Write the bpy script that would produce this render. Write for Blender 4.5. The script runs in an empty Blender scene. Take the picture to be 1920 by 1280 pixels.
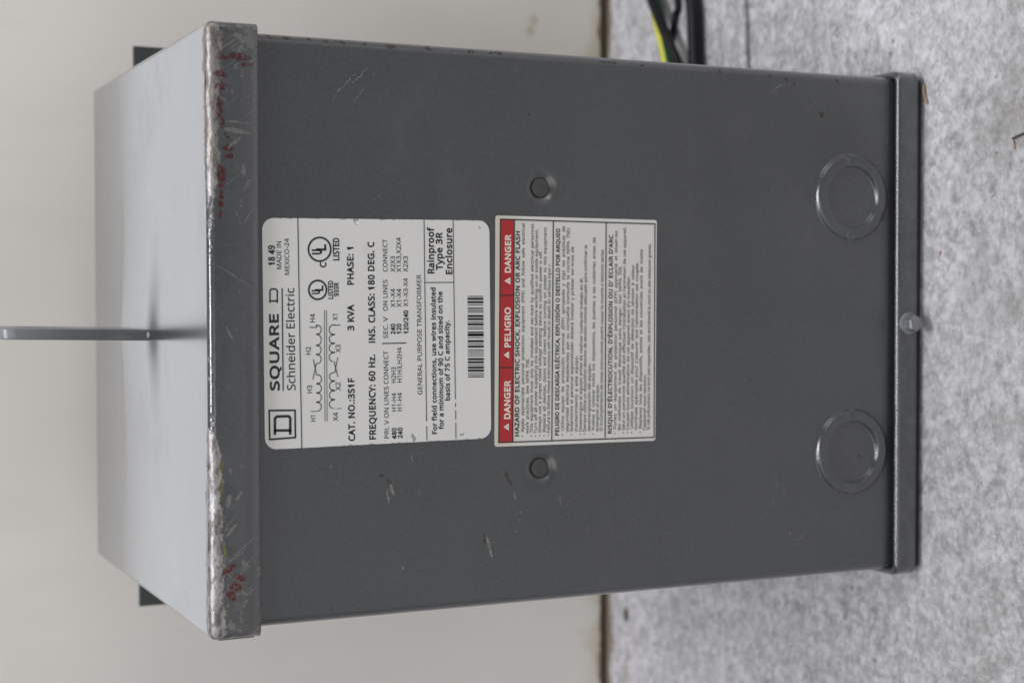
import bpy, bmesh, math, random
from mathutils import Vector, Matrix

SC = bpy.context.scene
COL = SC.collection

# ------------------------------------------------------------------ camera
# the photograph is turned a quarter: the real upward direction is the picture's left
PITCH, YAW, ROLL = 0.444912, 0.032150, 0.015248
fw = Vector((0, math.cos(PITCH), -math.sin(PITCH)))
rt = Vector((1, 0, 0))
dn = Vector((0, -math.sin(PITCH), -math.cos(PITCH)))
Zr = Matrix.Rotation(YAW, 3, 'Z')
fw, rt, dn = Zr @ fw, Zr @ rt, Zr @ dn
cr, sr = math.cos(ROLL), math.sin(ROLL)
rt, dn = cr * rt + sr * dn, -sr * rt + cr * dn
cam_data = bpy.data.cameras.new('camera')
cam = bpy.data.objects.new('camera', cam_data)
COL.objects.link(cam)
m3 = Matrix((dn, rt, -fw)).transposed()
cam.matrix_world = Matrix.Translation((0.01523, -0.65347, 0.54155)) @ m3.to_4x4()
cam_data.sensor_width = 22.3
cam_data.lens = 35.0
cam_data.clip_start = 0.01
cam_data.clip_end = 50
cam_data.dof.use_dof = True
cam_data.dof.focus_distance = 0.70
cam_data.dof.aperture_fstop = 5.0
SC.camera = cam

# ------------------------------------------------------------------ light
world = bpy.data.worlds.new("World")
SC.world = world
world.use_nodes = True
bg = world.node_tree.nodes['Background']
bg.inputs['Color'].default_value = (0.93, 0.96, 1.0, 1)
bg.inputs['Strength'].default_value = 0.23


def area(name, loc, target, sx, sy, power, color):
    d = bpy.data.lights.new(name, 'AREA')
    d.shape = 'RECTANGLE'
    d.size, d.size_y, d.energy, d.color = sx, sy, power, color
    o = bpy.data.objects.new(name, d)
    COL.objects.link(o)
    o.location = loc
    o.rotation_euler = (Vector(target) - Vector(loc)).to_track_quat('-Z', 'Y').to_euler()
    return o


area('ceiling_light', (0.2, -0.34, 2.25), (0, 0.02, 0), 2.6, 0.18, 44, (0.95, 0.96, 1.0))
# unseen lamp added at the front left to give the panel its sheen
area('front_fill_light', (-1.25, -2.7, 1.15), (0, 0, 0.3), 2.4, 1.7, 14.5, (1.0, 0.985, 0.955))
area('side_fill_light', (2.5, -1.5, 0.95), (0.2, 0.1, 0.25), 1.6, 1.3, 19, (1.0, 0.985, 0.955))  # unseen lamp added to brighten the wall right of the box
# unseen lamp added beyond the board, seen as the sheen on the roof
area('roof_sheen_light', (0.0, 2.8, 1.20), (0, 0.2, 0.5), 3.4, 1.3, 11.5, (0.94, 0.96, 1.0))

SC.view_settings.view_transform = 'Standard'
SC.view_settings.look = 'None'
SC.view_settings.gamma = 1
SC.view_settings.exposure = 0.07
SC.view_settings.use_curve_mapping = False


# ------------------------------------------------------------------ node helper
COAT_IOR = 1.68


class NT:
    """small builder for a procedural material"""

    def __init__(self, name):
        self.m = bpy.data.materials.new(name)
        self.m.use_nodes = True
        self.t = self.m.node_tree
        self.b = self.t.nodes['Principled BSDF']
        self.obj = self.n('ShaderNodeTexCoord').outputs['Object']

    def n(self, kind, **kw):
        nd = self.t.nodes.new(kind)
        for k, v in kw.items():
            setattr(nd, k, v)
        return nd

    def put(self, sock, v):
        if isinstance(v, bpy.types.NodeSocket):
            self.t.links.new(v, sock)
        elif isinstance(v, tuple) and len(v) == 3 and sock.type == 'RGBA':
            sock.default_value = (*v, 1)
        else:
            sock.default_value = v

    def math(self, op, a, b=0.0, c=None, clamp=False):
        nd = self.n('ShaderNodeMath', operation=op, use_clamp=clamp)
        self.put(nd.inputs[0], a)
        self.put(nd.inputs[1], b)
        if c is not None:
            self.put(nd.inputs[2], c)
        return nd.outputs[0]

    def vmath(self, op, a, b=(0, 0, 0), scale=None):
        nd = self.n('ShaderNodeVectorMath', operation=op)
        self.put(nd.inputs[0], a)
        if op == 'SCALE':
            self.put(nd.inputs['Scale'], scale)
        elif op != 'LENGTH':
            self.put(nd.inputs[1], b)
        return nd.outputs['Value'] if op == 'LENGTH' else nd.outputs[0]

    def mapping(self, v, loc=(0, 0, 0), rot=(0, 0, 0), scale=(1, 1, 1), kind='POINT'):
        nd = self.n('ShaderNodeMapping', vector_type=kind)
        self.put(nd.inputs[0], v)
        nd.inputs['Location'].default_value = loc
        nd.inputs['Rotation'].default_value = rot
        nd.inputs['Scale'].default_value = scale
        return nd.outputs[0]

    def noise(self, scale, detail=3.0, rough=0.55, v=None, dist=0.0, color=False):
        nd = self.n('ShaderNodeTexNoise')
        self.put(nd.inputs['Vector'], v if v is not None else self.obj)
        nd.inputs['Scale'].default_value = scale
        nd.inputs['Detail'].default_value = detail
        nd.inputs['Roughness'].default_value = rough
        nd.inputs['Distortion'].default_value = dist
        return nd.outputs['Color' if color else 'Fac']

    def voronoi(self, scale, v=None, feature='F1', rand=1.0, out='Distance'):
        nd = self.n('ShaderNodeTexVoronoi', feature=feature)
        self.put(nd.inputs['Vector'], v if v is not None else self.obj)
        nd.inputs['Scale'].default_value = scale
        nd.inputs['Randomness'].default_value = rand
        return nd.outputs[out]

    def smooth(self, v, a, b, lo=0.0, hi=1.0):
        nd = self.n('ShaderNodeMapRange', interpolation_type='SMOOTHSTEP')
        self.put(nd.inputs['Value'], v)
        self.put(nd.inputs['From Min'], a)
        self.put(nd.inputs['From Max'], b)
        self.put(nd.inputs['To Min'], lo)
        self.put(nd.inputs['To Max'], hi)
        return nd.outputs['Result']

    def mix(self, f, a, b):
        nd = self.n('ShaderNodeMix', data_type='RGBA')
        self.put(nd.inputs[0], f)
        self.put(nd.inputs[6], a)
        self.put(nd.inputs[7], b)
        return nd.outputs[2]

    def sep(self, v=None):
        nd = self.n('ShaderNodeSeparateXYZ')
        self.put(nd.inputs[0], v if v is not None else self.obj)
        return nd.outputs

    def ramp(self, v, stops):
        nd = self.n('ShaderNodeValToRGB')
        self.put(nd.inputs[0], v)
        e = nd.color_ramp.elements
        while len(e) < len(stops):
            e.new(0.5)
        for el, (p, c) in zip(e, stops):
            el.position = p
            el.color = (*c, 1) if isinstance(c, tuple) else (c, c, c, 1)
        return nd.outputs[0]

    def warp(self, scale, amount):
        """object coordinates shaken by noise"""
        c = self.vmath('SUBTRACT', self.noise(scale, 3, 0.6, color=True), (0.5, 0.5, 0.5))
        return self.vmath('ADD', self.obj, self.vmath('SCALE', c, scale=amount))

    def marks(self, coord, spots, a=1.1, b=0.75):
        """mask of ellipses on a front face: x, z, half length, half width (mm), angle"""
        cur = None
        for i, (x, z, hl, hw, ang) in enumerate(spots):
            if i % 6 == 5:   # a tie to the sum so far keeps the shader's working memory small
                coord = self.vmath('SCALE', coord, scale=self.math('MULTIPLY_ADD', cur, 1e-9, 1.0))
            v = self.mapping(coord, (x, 0, z), (0, -math.radians(ang), 0), (hl / 1000, 1000, hw / 1000), 'TEXTURE')
            d = self.vmath('LENGTH', v)
            cur = d if cur is None else self.math('MINIMUM', cur, d)
        return self.smooth(cur, a, b)

    def bump(self, h, strength=0.2, dist=0.001, prev=None):
        nd = self.n('ShaderNodeBump')
        nd.inputs['Strength'].default_value = strength
        nd.inputs['Distance'].default_value = dist
        self.put(nd.inputs['Height'], h)
        if prev is not None:
            self.put(nd.inputs['Normal'], prev)
        return nd.outputs[0]

    def out(self, color, rough=0.5, metal=0.0, normal=None, spec=None, coat=None, coat_rough=0.26, coat_ior=COAT_IOR):
        self.put(self.b.inputs['Base Color'], color)
        self.put(self.b.inputs['Roughness'], rough)
        self.put(self.b.inputs['Metallic'], metal)
        if normal is not None:
            self.put(self.b.inputs['Normal'], normal)
        if spec is not None:
            self.put(self.b.inputs['Specular IOR Level'], spec)
        if coat is not None:
            self.put(self.b.inputs['Coat Weight'], coat)
            self.put(self.b.inputs['Coat IOR'], coat_ior)
            self.b.inputs['Coat Roughness'].default_value = coat_rough
            if normal is not None:
                self.put(self.b.inputs['Coat Normal'], normal)
        return self.m


PAINT = (0.0315, 0.0350, 0.0380)
RUST = (0.045, 0.034, 0.028)
METAL = (0.55, 0.53, 0.52)


# ------------------------------------------------------------------ materials
def mat_floor():
    k = NT('mottled_floor')
    w = k.warp(60, 0.012)
    big = k.noise(9, 4, 0.6)
    mid = k.noise(95, 4, 0.65, v=w)
    fine = k.noise(260, 3, 0.7)
    w2 = k.warp(160, 0.006)
    sml = k.noise(230, 4, 0.72, v=w2)
    v = k.math('ADD', k.math('MULTIPLY', mid, 0.34), k.math('MULTIPLY', sml, 0.36))
    v = k.math('ADD', v, k.math('ADD', k.math('MULTIPLY', fine, 0.16), k.math('MULTIPLY', big, 0.14)))
    base = k.ramp(v, [(0.42, (0.31, 0.306, 0.312)), (0.475, (0.455, 0.447, 0.465)), (0.52, (0.57, 0.558, 0.58)), (0.58, (0.73, 0.715, 0.745))])
    # pale spangle flakes
    cell = k.voronoi(140, v=w2)
    pick = k.noise(40, 2, 0.5)
    fl = k.math('MULTIPLY', k.smooth(cell, 0.36, 0.20), k.smooth(pick, 0.44, 0.56))
    base = k.mix(k.math('MULTIPLY', fl, 0.6), base, (0.78, 0.77, 0.80))
    cell3 = k.voronoi(230, v=w2)
    fl2 = k.math('MULTIPLY', k.smooth(cell3, 0.26, 0.12), k.smooth(k.noise(55, 2, 0.5), 0.48, 0.58))
    base = k.mix(k.math('MULTIPLY', fl2, 0.6), base, (0.85, 0.84, 0.85))
    cell2 = k.voronoi(125, v=w2)
    dk = k.math('MULTIPLY', k.smooth(cell2, 0.32, 0.14), k.smooth(k.noise(31, 2, 0.5), 0.50, 0.62))
    base = k.mix(k.math('MULTIPLY', dk, 0.38), base, (0.17, 0.17, 0.16))
    cell4 = k.voronoi(310, v=w2)
    dk2 = k.math('MULTIPLY', k.smooth(cell4, 0.24, 0.12), k.smooth(k.noise(48, 2, 0.5), 0.52, 0.60))
    base = k.mix(k.math('MULTIPLY', dk2, 0.5), base, (0.13, 0.12, 0.11))
    # dull brown tint towards the front, small rust specks
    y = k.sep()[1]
    tint = k.math('MULTIPLY', k.smooth(k.noise(14, 3, 0.6), 0.45, 0.65), k.smooth(y, -0.02, -0.07))
    base = k.mix(k.math('MULTIPLY', tint, 0.55), base, (0.235, 0.22, 0.185))
    front_dim = k.math('MULTIPLY', k.smooth(k.math('ADD', y, k.math('MULTIPLY', k.math('SUBTRACT', k.noise(7, 4, 0.6), 0.5), 0.12)), 0.06, -0.05), 0.62)  # front dirt, widened in the colour so the back looks better lit
    base = k.mix(front_dim, base, k.mix(0.5, base, (0.20, 0.19, 0.175)))
    sp = k.math('MULTIPLY', k.smooth(k.voronoi(120), 0.17, 0.09), k.smooth(k.noise(70, 1, 0.5), 0.60, 0.66))
    base = k.mix(k.math('MULTIPLY', sp, 0.75), base, (0.22, 0.085, 0.05))
    # dark pits
    pits = k.math('MULTIPLY', k.smooth(k.voronoi(60), 0.070, 0.045), k.smooth(k.noise(25, 1, 0.5), 0.60, 0.63))
    base = k.mix(k.math('MULTIPLY', pits, 0.85), base, (0.03, 0.03, 0.03))
    # fine scratches
    wv = k.mapping(k.obj, rot=(0, 0, 0.35), scale=(30, 900, 1))
    sc = k.smooth(k.noise(1.0, 2, 0.5, v=wv), 0.66, 0.72)
    base = k.mix(k.math('MULTIPLY', sc, 0.22), base, (0.6, 0.6, 0.6))
    # pale drag mark beside the box
    c = k.warp(90, 0.004)
    v = k.mapping(c, (0.160, 0.0755, 0), (0, 0, math.radians(11)), (0.028, 0.0018, 1000), 'TEXTURE')
    base = k.mix(k.math('MULTIPLY', k.smooth(k.vmath('LENGTH', v), 1.1, 0.6), 0.6), base, (0.62, 0.61, 0.64))
    # rusty damp line where the wall board stands
    nz = k.math('MULTIPLY', k.math('SUBTRACT', k.noise(48, 4, 0.7), 0.5), 0.030)
    yy = k.math('ADD', y, nz)
    rb = k.smooth(yy, 0.3185, 0.3255)
    base = k.mix(k.math('MULTIPLY', rb, 0.75), base, (0.16, 0.10, 0.04))
    st = k.mapping(c, (-0.2035, 0.3005, 0), (0, 0, 0), (0.0062, 0.0050, 1000), 'TEXTURE')
    base = k.mix(k.math('MULTIPLY', k.smooth(k.vmath('LENGTH', st), 1.2, 0.4), 0.95), base, (0.035, 0.022, 0.008))
    st2 = k.mapping(c, (-0.255, 0.3005, 0), (0, 0, 0), (0.045, 0.0045, 1000), 'TEXTURE')
    base = k.mix(k.math('MULTIPLY', k.smooth(k.vmath('LENGTH', st2), 1.2, 0.3), 0.3), base, (0.20, 0.17, 0.09))
    nrm = k.bump(k.math('ADD', fine, sml), 0.35, 0.0007)
    return k.out(base, k.smooth(mid, 0.3, 0.7, 0.32, 0.5), 0.0, nrm, spec=0.8)


def mat_wall():
    k = NT('off_white_board')
    a = k.noise(3.5, 3, 0.6)
    base = k.mix(k.smooth(a, 0.35, 0.65), (0.70, 0.665, 0.62), (0.74, 0.705, 0.66))
    v = k.mapping(k.obj, scale=(18, 1, 3))
    base = k.mix(k.math('MULTIPLY', k.smooth(k.noise(2, 3, 0.5, v=v), 0.5, 0.75), 0.22), base, (0.62, 0.605, 0.58))
    sp = k.math('MULTIPLY', k.smooth(k.voronoi(17), 0.085, 0.03), k.smooth(k.noise(9, 1, 0.5), 0.55, 0.60))
    base = k.mix(k.math('MULTIPLY', sp, 0.5), base, (0.40, 0.35, 0.20))
    # damp yellowing along the foot
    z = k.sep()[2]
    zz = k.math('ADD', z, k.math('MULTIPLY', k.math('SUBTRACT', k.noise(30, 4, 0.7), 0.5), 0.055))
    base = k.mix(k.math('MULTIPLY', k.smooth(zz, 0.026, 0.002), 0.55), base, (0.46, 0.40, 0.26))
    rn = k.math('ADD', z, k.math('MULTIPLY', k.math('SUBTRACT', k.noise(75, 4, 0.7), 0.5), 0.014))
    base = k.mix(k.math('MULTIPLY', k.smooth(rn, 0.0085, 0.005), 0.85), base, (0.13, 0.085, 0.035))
    return k.out(base, 0.55, 0, None, spec=0.3)


def paint_nodes(k, rough=0.26):
    n1 = k.noise(14, 4, 0.6)
    base = k.mix(k.smooth(n1, 0.35, 0.65), tuple(c * 0.93 for c in PAINT), tuple(c * 1.08 for c in PAINT))
    # thin film of dust and wiping marks
    wv = k.mapping(k.obj, rot=(0, 0.9, 0), scale=(16, 16, 26))
    du = k.math('MULTIPLY', k.smooth(k.noise(1.0, 4, 0.65, v=wv), 0.50, 0.72), k.smooth(k.noise(9, 2, 0.5), 0.42, 0.62))
    base = k.mix(k.math('MULTIPLY', du, 0.06), base, (0.24, 0.24, 0.24))
    h = k.noise(620, 3, 0.6)
    base = k.mix(k.smooth(h, 0.40, 0.62, 0.0, 0.10), base, (0.135, 0.14, 0.145))
    spk = k.math('MULTIPLY', k.smooth(k.voronoi(210), 0.10, 0.05), k.smooth(k.noise(90, 1, 0.5), 0.62, 0.67))
    base = k.mix(k.math('MULTIPLY', spk, 0.45), base, (0.30, 0.30, 0.29))
    r = k.math('ADD', k.math('MULTIPLY', k.math('SUBTRACT', n1, 0.5), 0.16), rough)
    return base, k.math('ADD', r, k.math('MULTIPLY', du, 0.12)), h


def mat_paint():
    k = NT('grey_paint')
    base, r, h = paint_nodes(k)
    return k.out(base, r, 0, k.bump(h, 0.05, 0.0004), spec=0.5, coat=1.0, coat_rough=0.2)


def mat_panel():
    k = NT('grey_paint_scuffed')
    base, r, h = paint_nodes(k)
    w = k.warp(260, 0.0042)
    ws = k.warp(260, 0.0030)
    chips = [(0.123, 0.3416, 1.2, 1.0, 0), (0.1231, 0.334, 2.6, .7, 90), (0.123, 0.3246, 1, .7, 90), (0.1231, 0.317, 1.7, .8, 90),
             (0.1233, 0.3103, 2.8, .9, 90), (0.1231, 0.2995, 1.7, .8, 90), (0.1228, 0.2872, 2.4, .8, 90), (0.1228, 0.2697, 1.7, 1.1, 90),
             (0.1227, 0.2493, 1.6, 1, 90), (0.1232, 0.2375, 4.2, .6, 90), (0.1224, 0.1805, 5, .7, 90), (0.1222, 0.1621, 1.5, .6, 90),
             (0.1215, 0.1195, 1.1, 1.2, 90), (0.1214, 0.0904, 1.6, 1.2, 90), (0.1198, 0.081, 1.5, 1, 60), (0.118, 0.0763, 1, .8, 30),
             (0.1210, 0.0507, 2.2, .7, 45), (0.1039, 0.0603, 1.7, 1.2, 120), (-0.0629, 0.2929, 1.6, .7, 60), (-0.0659, 0.2331, 1.5, .9, 30),
             (-0.0690, 0.2312, 2.2, .7, 35), (-0.0942, 0.2430, 2.6, 1.2, 12), (0.0964, 0.2209, 1.0, .8, 0), (-0.1194, 0.3163, .8, .5, 0),
             (-0.0662, 0.2890, 2.4, .8, 45)]
    dark = k.math('MULTIPLY', k.marks(w, chips), k.smooth(k.noise(700, 2, 0.6), 0.36, 0.46))
    base = k.mix(k.math('MULTIPLY', dark, 0.85), base, RUST)
    scr = [(-0.0690, 0.2879, 3.4, 0.8, 18), (-0.0722, 0.2897, 3.6, 0.35, 10), (-0.0720, 0.2751, 2.2, 0.25, 14), (-0.0758, 0.2289, 2.2, .4, 8),
           (-0.0790, 0.2053, 2.2, .4, 14), (-0.1042, 0.2831, 1.2, .6, 5), (-0.0962, 0.2416, 3.6, .9, 14), (-0.1008, 0.2405, 2.4, .6, 10),
           (-0.0934, 0.1917, 1.6, .18, -50), (0.1072, 0.3068, 5.0, .20, -42), (0.1086, 0.3027, 6.4, .22, -43), (0.1010, 0.3025, 5.4, .16, -40),
           (0.1026, 0.3114, 2.6, .22, -44), (0.0990, 0.3135, 2.2, .2, -42), (0.0930, 0.3060, 2.6, .14, -45), (0.0574, 0.2941, 1.9, .2, -48),
           (-0.0771, 0.0865, 2.6, .2, 6), (-0.0826, 0.0817, 2.4, .2, -12), (-0.1026, 0.0785, 2.4, .22, 6), (-0.1056, 0.0721, 4.0, .2, -48),
           (-0.0862, 0.0880, 2.2, .18, -20), (-0.0560, 0.2787, 2.4, .22, 3), (0.0905, 0.2285, 1.2, .15, -60), (0.02, 0.12, 1.6, .12, 20),
           (-0.035, 0.10, 1.4, .12, 130), (0.115, 0.0870, 5.0, .22, -55), (0.108, 0.0660, 4.5, .22, -50)]
    br = k.math('MULTIPLY', k.marks(ws, scr), k.smooth(k.noise(900, 2, 0.6), 0.38, 0.52))
    base = k.mix(k.math('MULTIPLY', br, 0.55), base, (0.36, 0.35, 0.32))
    hh = k.math('SUBTRACT', k.math('MULTIPLY', h, 0.25), k.math('ADD', dark, br))
    return k.out(base, r, 0, k.bump(hh, 0.12, 0.0005), spec=0.5, coat=k.math('SUBTRACT', 1.0, k.math('MAXIMUM', dark, br)), coat_rough=0.3)


def mat_ring():
    k = NT('grey_paint_punched')
    base, r, h = paint_nodes(k)
    m = k.marks(k.warp(300, 0.003), [(0.0545, 0.0236, 3.2, 1.1, -28), (0.0600, 0.0205, 2.0, .6, -15), (-0.066, 0.036, 1.6, .5, 60)])
    m = k.math('MULTIPLY', m, k.smooth(k.noise(500, 2, 0.6), 0.38, 0.5))
    base = k.mix(k.math('MULTIPLY', m, 0.85), base, (0.060, 0.035, 0.015))
    return k.out(base, r, 0, k.bump(h, 0.06, 0.0004), spec=0.5, coat=k.math('SUBTRACT', 1.0, m), coat_rough=0.26)


ROOF_Z, EDGE_Y = 0.3696, -0.0035


def mat_lid():
    k = NT('grey_paint_worn')
    base, r, h = paint_nodes(k, 0.27)
    x, y, z = k.sep()
    # distance from the bent front edge, measured down the front or back along the roof
    down = k.math('SUBTRACT', ROOF_Z, z)
    back = k.math('SUBTRACT', y, EDGE_Y)
    e = k.math('ADD', k.math('MAXIMUM', down, 0.0), k.math('MAXIMUM', back, 0.0))
    xn = k.math('ADD', k.math('MULTIPLY', x, 1 / 0.26), 0.5)
    wid = k.ramp(xn, [(0.0, 0.66), (0.12, 0.60), (0.30, 0.50), (0.37, 0.14), (0.52, 0.10), (0.66, 0.13), (0.76, 0.46), (0.88, 0.56), (1.0, 0.62)])
    rag = k.math('MULTIPLY', k.math('SUBTRACT', k.noise(210, 4, 0.7), 0.5), 0.009)
    lim = k.math('MULTIPLY', wid, 0.0105)
    ee = k.math('ADD', e, rag)
    worn = k.math('MULTIPLY', k.smooth(ee, lim, k.math('SUBTRACT', lim, 0.0012)), k.smooth(wid, 0.08, 0.2))
    # scattered scuffs lower on the front strip
    scuff_n = k.noise(150, 5, 0.7)
    front = k.smooth(back, 0.004, 0.001)
    dens = k.ramp(xn, [(0.0, 1.0), (0.06, 0.8), (0.16, 0.5), (0.35, 0.15), (0.6, 0.12), (0.74, 0.42), (0.9, 0.5), (0.985, 1.0)])
    th = k.math('SUBTRACT', 0.74, k.math('MULTIPLY', k.math('ADD', dens, 0.10), 0.22))
    scuff = k.math('MULTIPLY', k.smooth(scuff_n, th, k.math('ADD', th, 0.03)), front)
    # slanting streaks
    sv = k.mapping(k.obj, rot=(0, math.radians(-55), 0), scale=(1, 1, 1))
    sv = k.mapping(sv, scale=(38, 38, 900))
    st = k.noise(1.0, 2, 0.5, v=sv)
    stm = k.math('MULTIPLY', k.smooth(st, 0.625, 0.68), k.math('MULTIPLY', front, k.smooth(k.noise(70, 2, 0.6), 0.42, 0.6)))
    stm = k.math('MULTIPLY', stm, k.smooth(dens, 0.10, 0.7))
    big = [(0.022, 0.3570, 10, .20, 59), (0.000, 0.3610, 3, .3, 27), (0.0485, 0.3520, 4.5, .35, -35), (0.0865, 0.3580, 9, .4, 88), (0.0830, 0.3570, 6, .9, 82),
           (0.0670, 0.3545, 2.6, 1.0, 10), (0.0610, 0.3530, 2.8, .9, -30), (0.0780, 0.3585, 4.0, .9, -50), (-0.068, 0.3570, 2.4, .7, -30), (-0.0700, 0.3615, 3, 1.1, -10),
           (-0.082, 0.3605, 3.4, .8, -40), (-0.089, 0.3550, 7.0, .35, -52), (-0.093, 0.3585, 6.0, .25, -54), (-0.1, 0.3560, 6.5, .4, -52), (-0.0775, 0.3600, 5.4, .2, -52)]
    bigm = k.math('MULTIPLY', k.marks(k.warp(150, 0.0022), big), k.smooth(k.noise(600, 2, 0.6), 0.36, 0.52))
    pale = k.math('MAXIMUM', k.math('MAXIMUM', scuff, k.math('MULTIPLY', stm, 0.8)), bigm)
    base = k.mix(k.math('MULTIPLY', pale, 0.42), base, (0.24, 0.23, 0.215))
    # dirt and rust at the ends and along the lower hem
    dirt_d = k.ramp(xn, [(0.0, 1.0), (0.07, 0.85), (0.16, 0.35), (0.3, 0.1), (0.7, 0.1), (0.85, 0.2), (0.96, 0.45), (1.0, 0.95)])
    dirt = k.math('MULTIPLY', k.smooth(k.noise(130, 5, 0.75, dist=0.6), k.math('SUBTRACT', 0.68, k.math('MULTIPLY', dirt_d, 0.2)), 0.72), front)
    hem = k.math('MULTIPLY', k.smooth(z, 0.3525, 0.3488), k.smooth(k.noise(95, 4, 0.7), 0.54, 0.62))
    hem = k.math('MULTIPLY', hem, k.math('MULTIPLY', k.smooth(dirt_d, 0.05, 0.6), front))
    base = k.mix(k.math('MULTIPLY', k.math('MAXIMUM', dirt, hem), 0.8), base, (0.075, 0.055, 0.035))
    # rubbed red paint and yellow green paint
    wr = k.warp(330, 0.0042)
    red = [(0.113, 0.3635, 2.3, 1.22, 85), (0.1133, 0.3560, 5.1, 1.62, 90), (0.1105, 0.3530, 3.0, 0.94, 86), (0.106, 0.3638, 2.8, 1.89, 90), (0.101, 0.3640, 2.8, 1.76, 90), (0.0925, 0.3648, 5.2, 1.35, 0),
           (0.0880, 0.3635, 4.6, 0.94, 0), (0.0755, 0.3612, 3.0, 1.22, 84), (0.0725, 0.3602, 2.5, 1.08, 80), (0.0640, 0.3640, 5.2, 2.16, 0), (0.0545, 0.3642, 4.0, 1.35, 0), (0.0485, 0.3645, 1.8, 0.94, 0), (0.0810, 0.3618, 1.7, 0.68, 60),
           (-0.0985, 0.3618, 3.4, 1.49, 118), (-0.1020, 0.3570, 3.0, 1.76, 70), (-0.1060, 0.3590, 2.8, 2.03, 60), (-0.1095, 0.3608, 2.5, 1.62, 45)]
    rm = k.math('MULTIPLY', k.marks(wr, red), k.smooth(k.noise(560, 4, 0.7), 0.40, 0.50))
    rcol = k.mix(k.smooth(x, 0.0, 0.08), (0.10, 0.008, 0.011), (0.070, 0.012, 0.014))
    grn = [(-0.0580, 0.3648, 9.0, .7, 0), (-0.0690, 0.3650, 3.5, .6, 0), (-0.0905, 0.3636, 2.5, .8, 0), (-0.0970, 0.3636, 2.0, .7, 0), (-0.1175, 0.3625, 1.6, .7, 0)]
    gm = k.math('MULTIPLY', k.marks(wr, grn), k.smooth(k.noise(260, 3, 0.6), 0.42, 0.52))
    # bare metal of the worn edge, browner towards the right end
    av0 = k.mapping(k.obj, rot=(0, 0.5, 0), scale=(0.4, 1, 1))
    mcol = k.mix(k.smooth(k.noise(300, 4, 0.75, v=av0), 0.44, 0.62), (0.40, 0.385, 0.385), (0.17, 0.15, 0.14))
    mcol = k.mix(k.math('MULTIPLY', k.smooth(xn, 0.7, 0.8), 0.45), mcol, (0.19, 0.155, 0.13))
    base = k.mix(worn, base, mcol)
    base = k.mix(k.math('MULTIPLY', rm, 0.9), base, rcol)
    base = k.mix(k.math('MULTIPLY', gm, 0.55), base, (0.20, 0.21, 0.035))
    # tiny dark specks on the roof
    sp = k.math('MULTIPLY', k.smooth(k.voronoi(70), 0.06, 0.035), k.smooth(k.noise(33, 1, 0.5), 0.58, 0.62))
    base = k.mix(k.math('MULTIPLY', k.math('MULTIPLY', sp, k.smooth(back, 0.01, 0.02)), 0.6), base, (0.05, 0.04, 0.035))
    rough = k.math('ADD', r, k.math('MULTIPLY', worn, 0.18))
    paint_over = k.math('SUBTRACT', 1.0, k.math('MAXIMUM', rm, gm))
    metal = k.math('MULTIPLY', k.math('MULTIPLY', worn, 0.65), paint_over)
    n1 = k.bump(h, 0.04, 0.0004)
    av = k.mapping(k.obj, rot=(0, 0.5, 0), scale=(0.5, 1, 1))
    rel = k.math('MULTIPLY', k.noise(230, 4, 0.6, v=av), worn)
    n2 = k.bump(rel, 0.65, 0.0016, n1)
    n3 = k.bump(k.math('ADD', pale, k.math('MAXIMUM', dirt, hem)), 0.25, 0.0005, n2)
    return k.out(base, rough, metal, n3, spec=0.5, coat=k.math('SUBTRACT', 1.0, k.math('MAXIMUM', worn, k.math('MAXIMUM', rm, gm))), coat_rough=0.18, coat_ior=k.smooth(back, 0.002, 0.012, 1.85, 2.25))


def plain(name, color, rough=0.5, metal=0.0, var=0.08, scale=60, bump=0.0, spec=0.5):
    k = NT(name)
    n1 = k.noise(scale, 4, 0.6)
    base = k.mix(n1, tuple(c * (1 - var) for c in color), tuple(c * (1 + var) for c in color))
    nr = k.bump(k.noise(scale * 6, 3, 0.6), bump, 0.0006) if bump else None
    return k.out(base, rough, metal, nr, spec=spec)


def mat_label(name, color, dirt):
    k = NT(name)
    base = k.mix(k.noise(30, 4, 0.6), tuple(c * 0.96 for c in color), tuple(c * 1.03 for c in color))
    sm = k.smooth(k.noise(45, 5, 0.7), 0.58, 0.75)
    base = k.mix(k.math('MULTIPLY', sm, 0.16), base, dirt)
    v = k.mapping(k.obj, rot=(0, 0.5, 0), scale=(12, 12, 420))
    base = k.mix(k.math('MULTIPLY', k.smooth(k.noise(1, 2, 0.5, v=v), 0.68, 0.74), 0.13), base, (0.35, 0.33, 0.30))
    return k, base


def mat_nameplate():
    k, base = mat_label('nameplate_paper', (0.73, 0.72, 0.70), (0.50, 0.47, 0.42))
    # rust nibbling at the side edges, two dents at the edge, grey rub
    x, y, z = k.sep()
    ax = k.math('ABSOLUTE', x)
    edge = k.math('ADD', ax, k.math('MULTIPLY', k.math('SUBTRACT', k.noise(330, 3, 0.7), 0.5), 0.0032))
    nib = k.math('MULTIPLY', k.smooth(edge, 0.0482, 0.0490), k.smooth(k.noise(120, 2, 0.6), 0.48, 0.55))
    base = k.mix(k.math('MULTIPLY', nib, 0.85), base, (0.16, 0.11, 0.07))
    w = k.warp(300, 0.0022)
    dents = [(-0.0468, -0.0150, 2.0, 1.0, 20), (0.0480, 0.0105, 2.2, 1.1, 25), (-0.0463, -0.0382, 1.2, .6, 90), (0.0455, -0.0475, .7, .5, 60)]
    dm = k.marks(w, dents)
    base = k.mix(k.math('MULTIPLY', dm, 0.6), base, (0.12, 0.115, 0.11))
    pale = k.marks(w, [(0.0470, 0.0098, 1.0, .6, 60), (-0.0455, -0.0163, 1.1, .5, 80)])
    base = k.mix(pale, base, (0.88, 0.88, 0.88))  # white gleam of the dents painted into the colour
    return k.out(base, 0.42, 0, k.bump(k.math('SUBTRACT', pale, dm), 0.5, 0.0008), spec=0.4)


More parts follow.
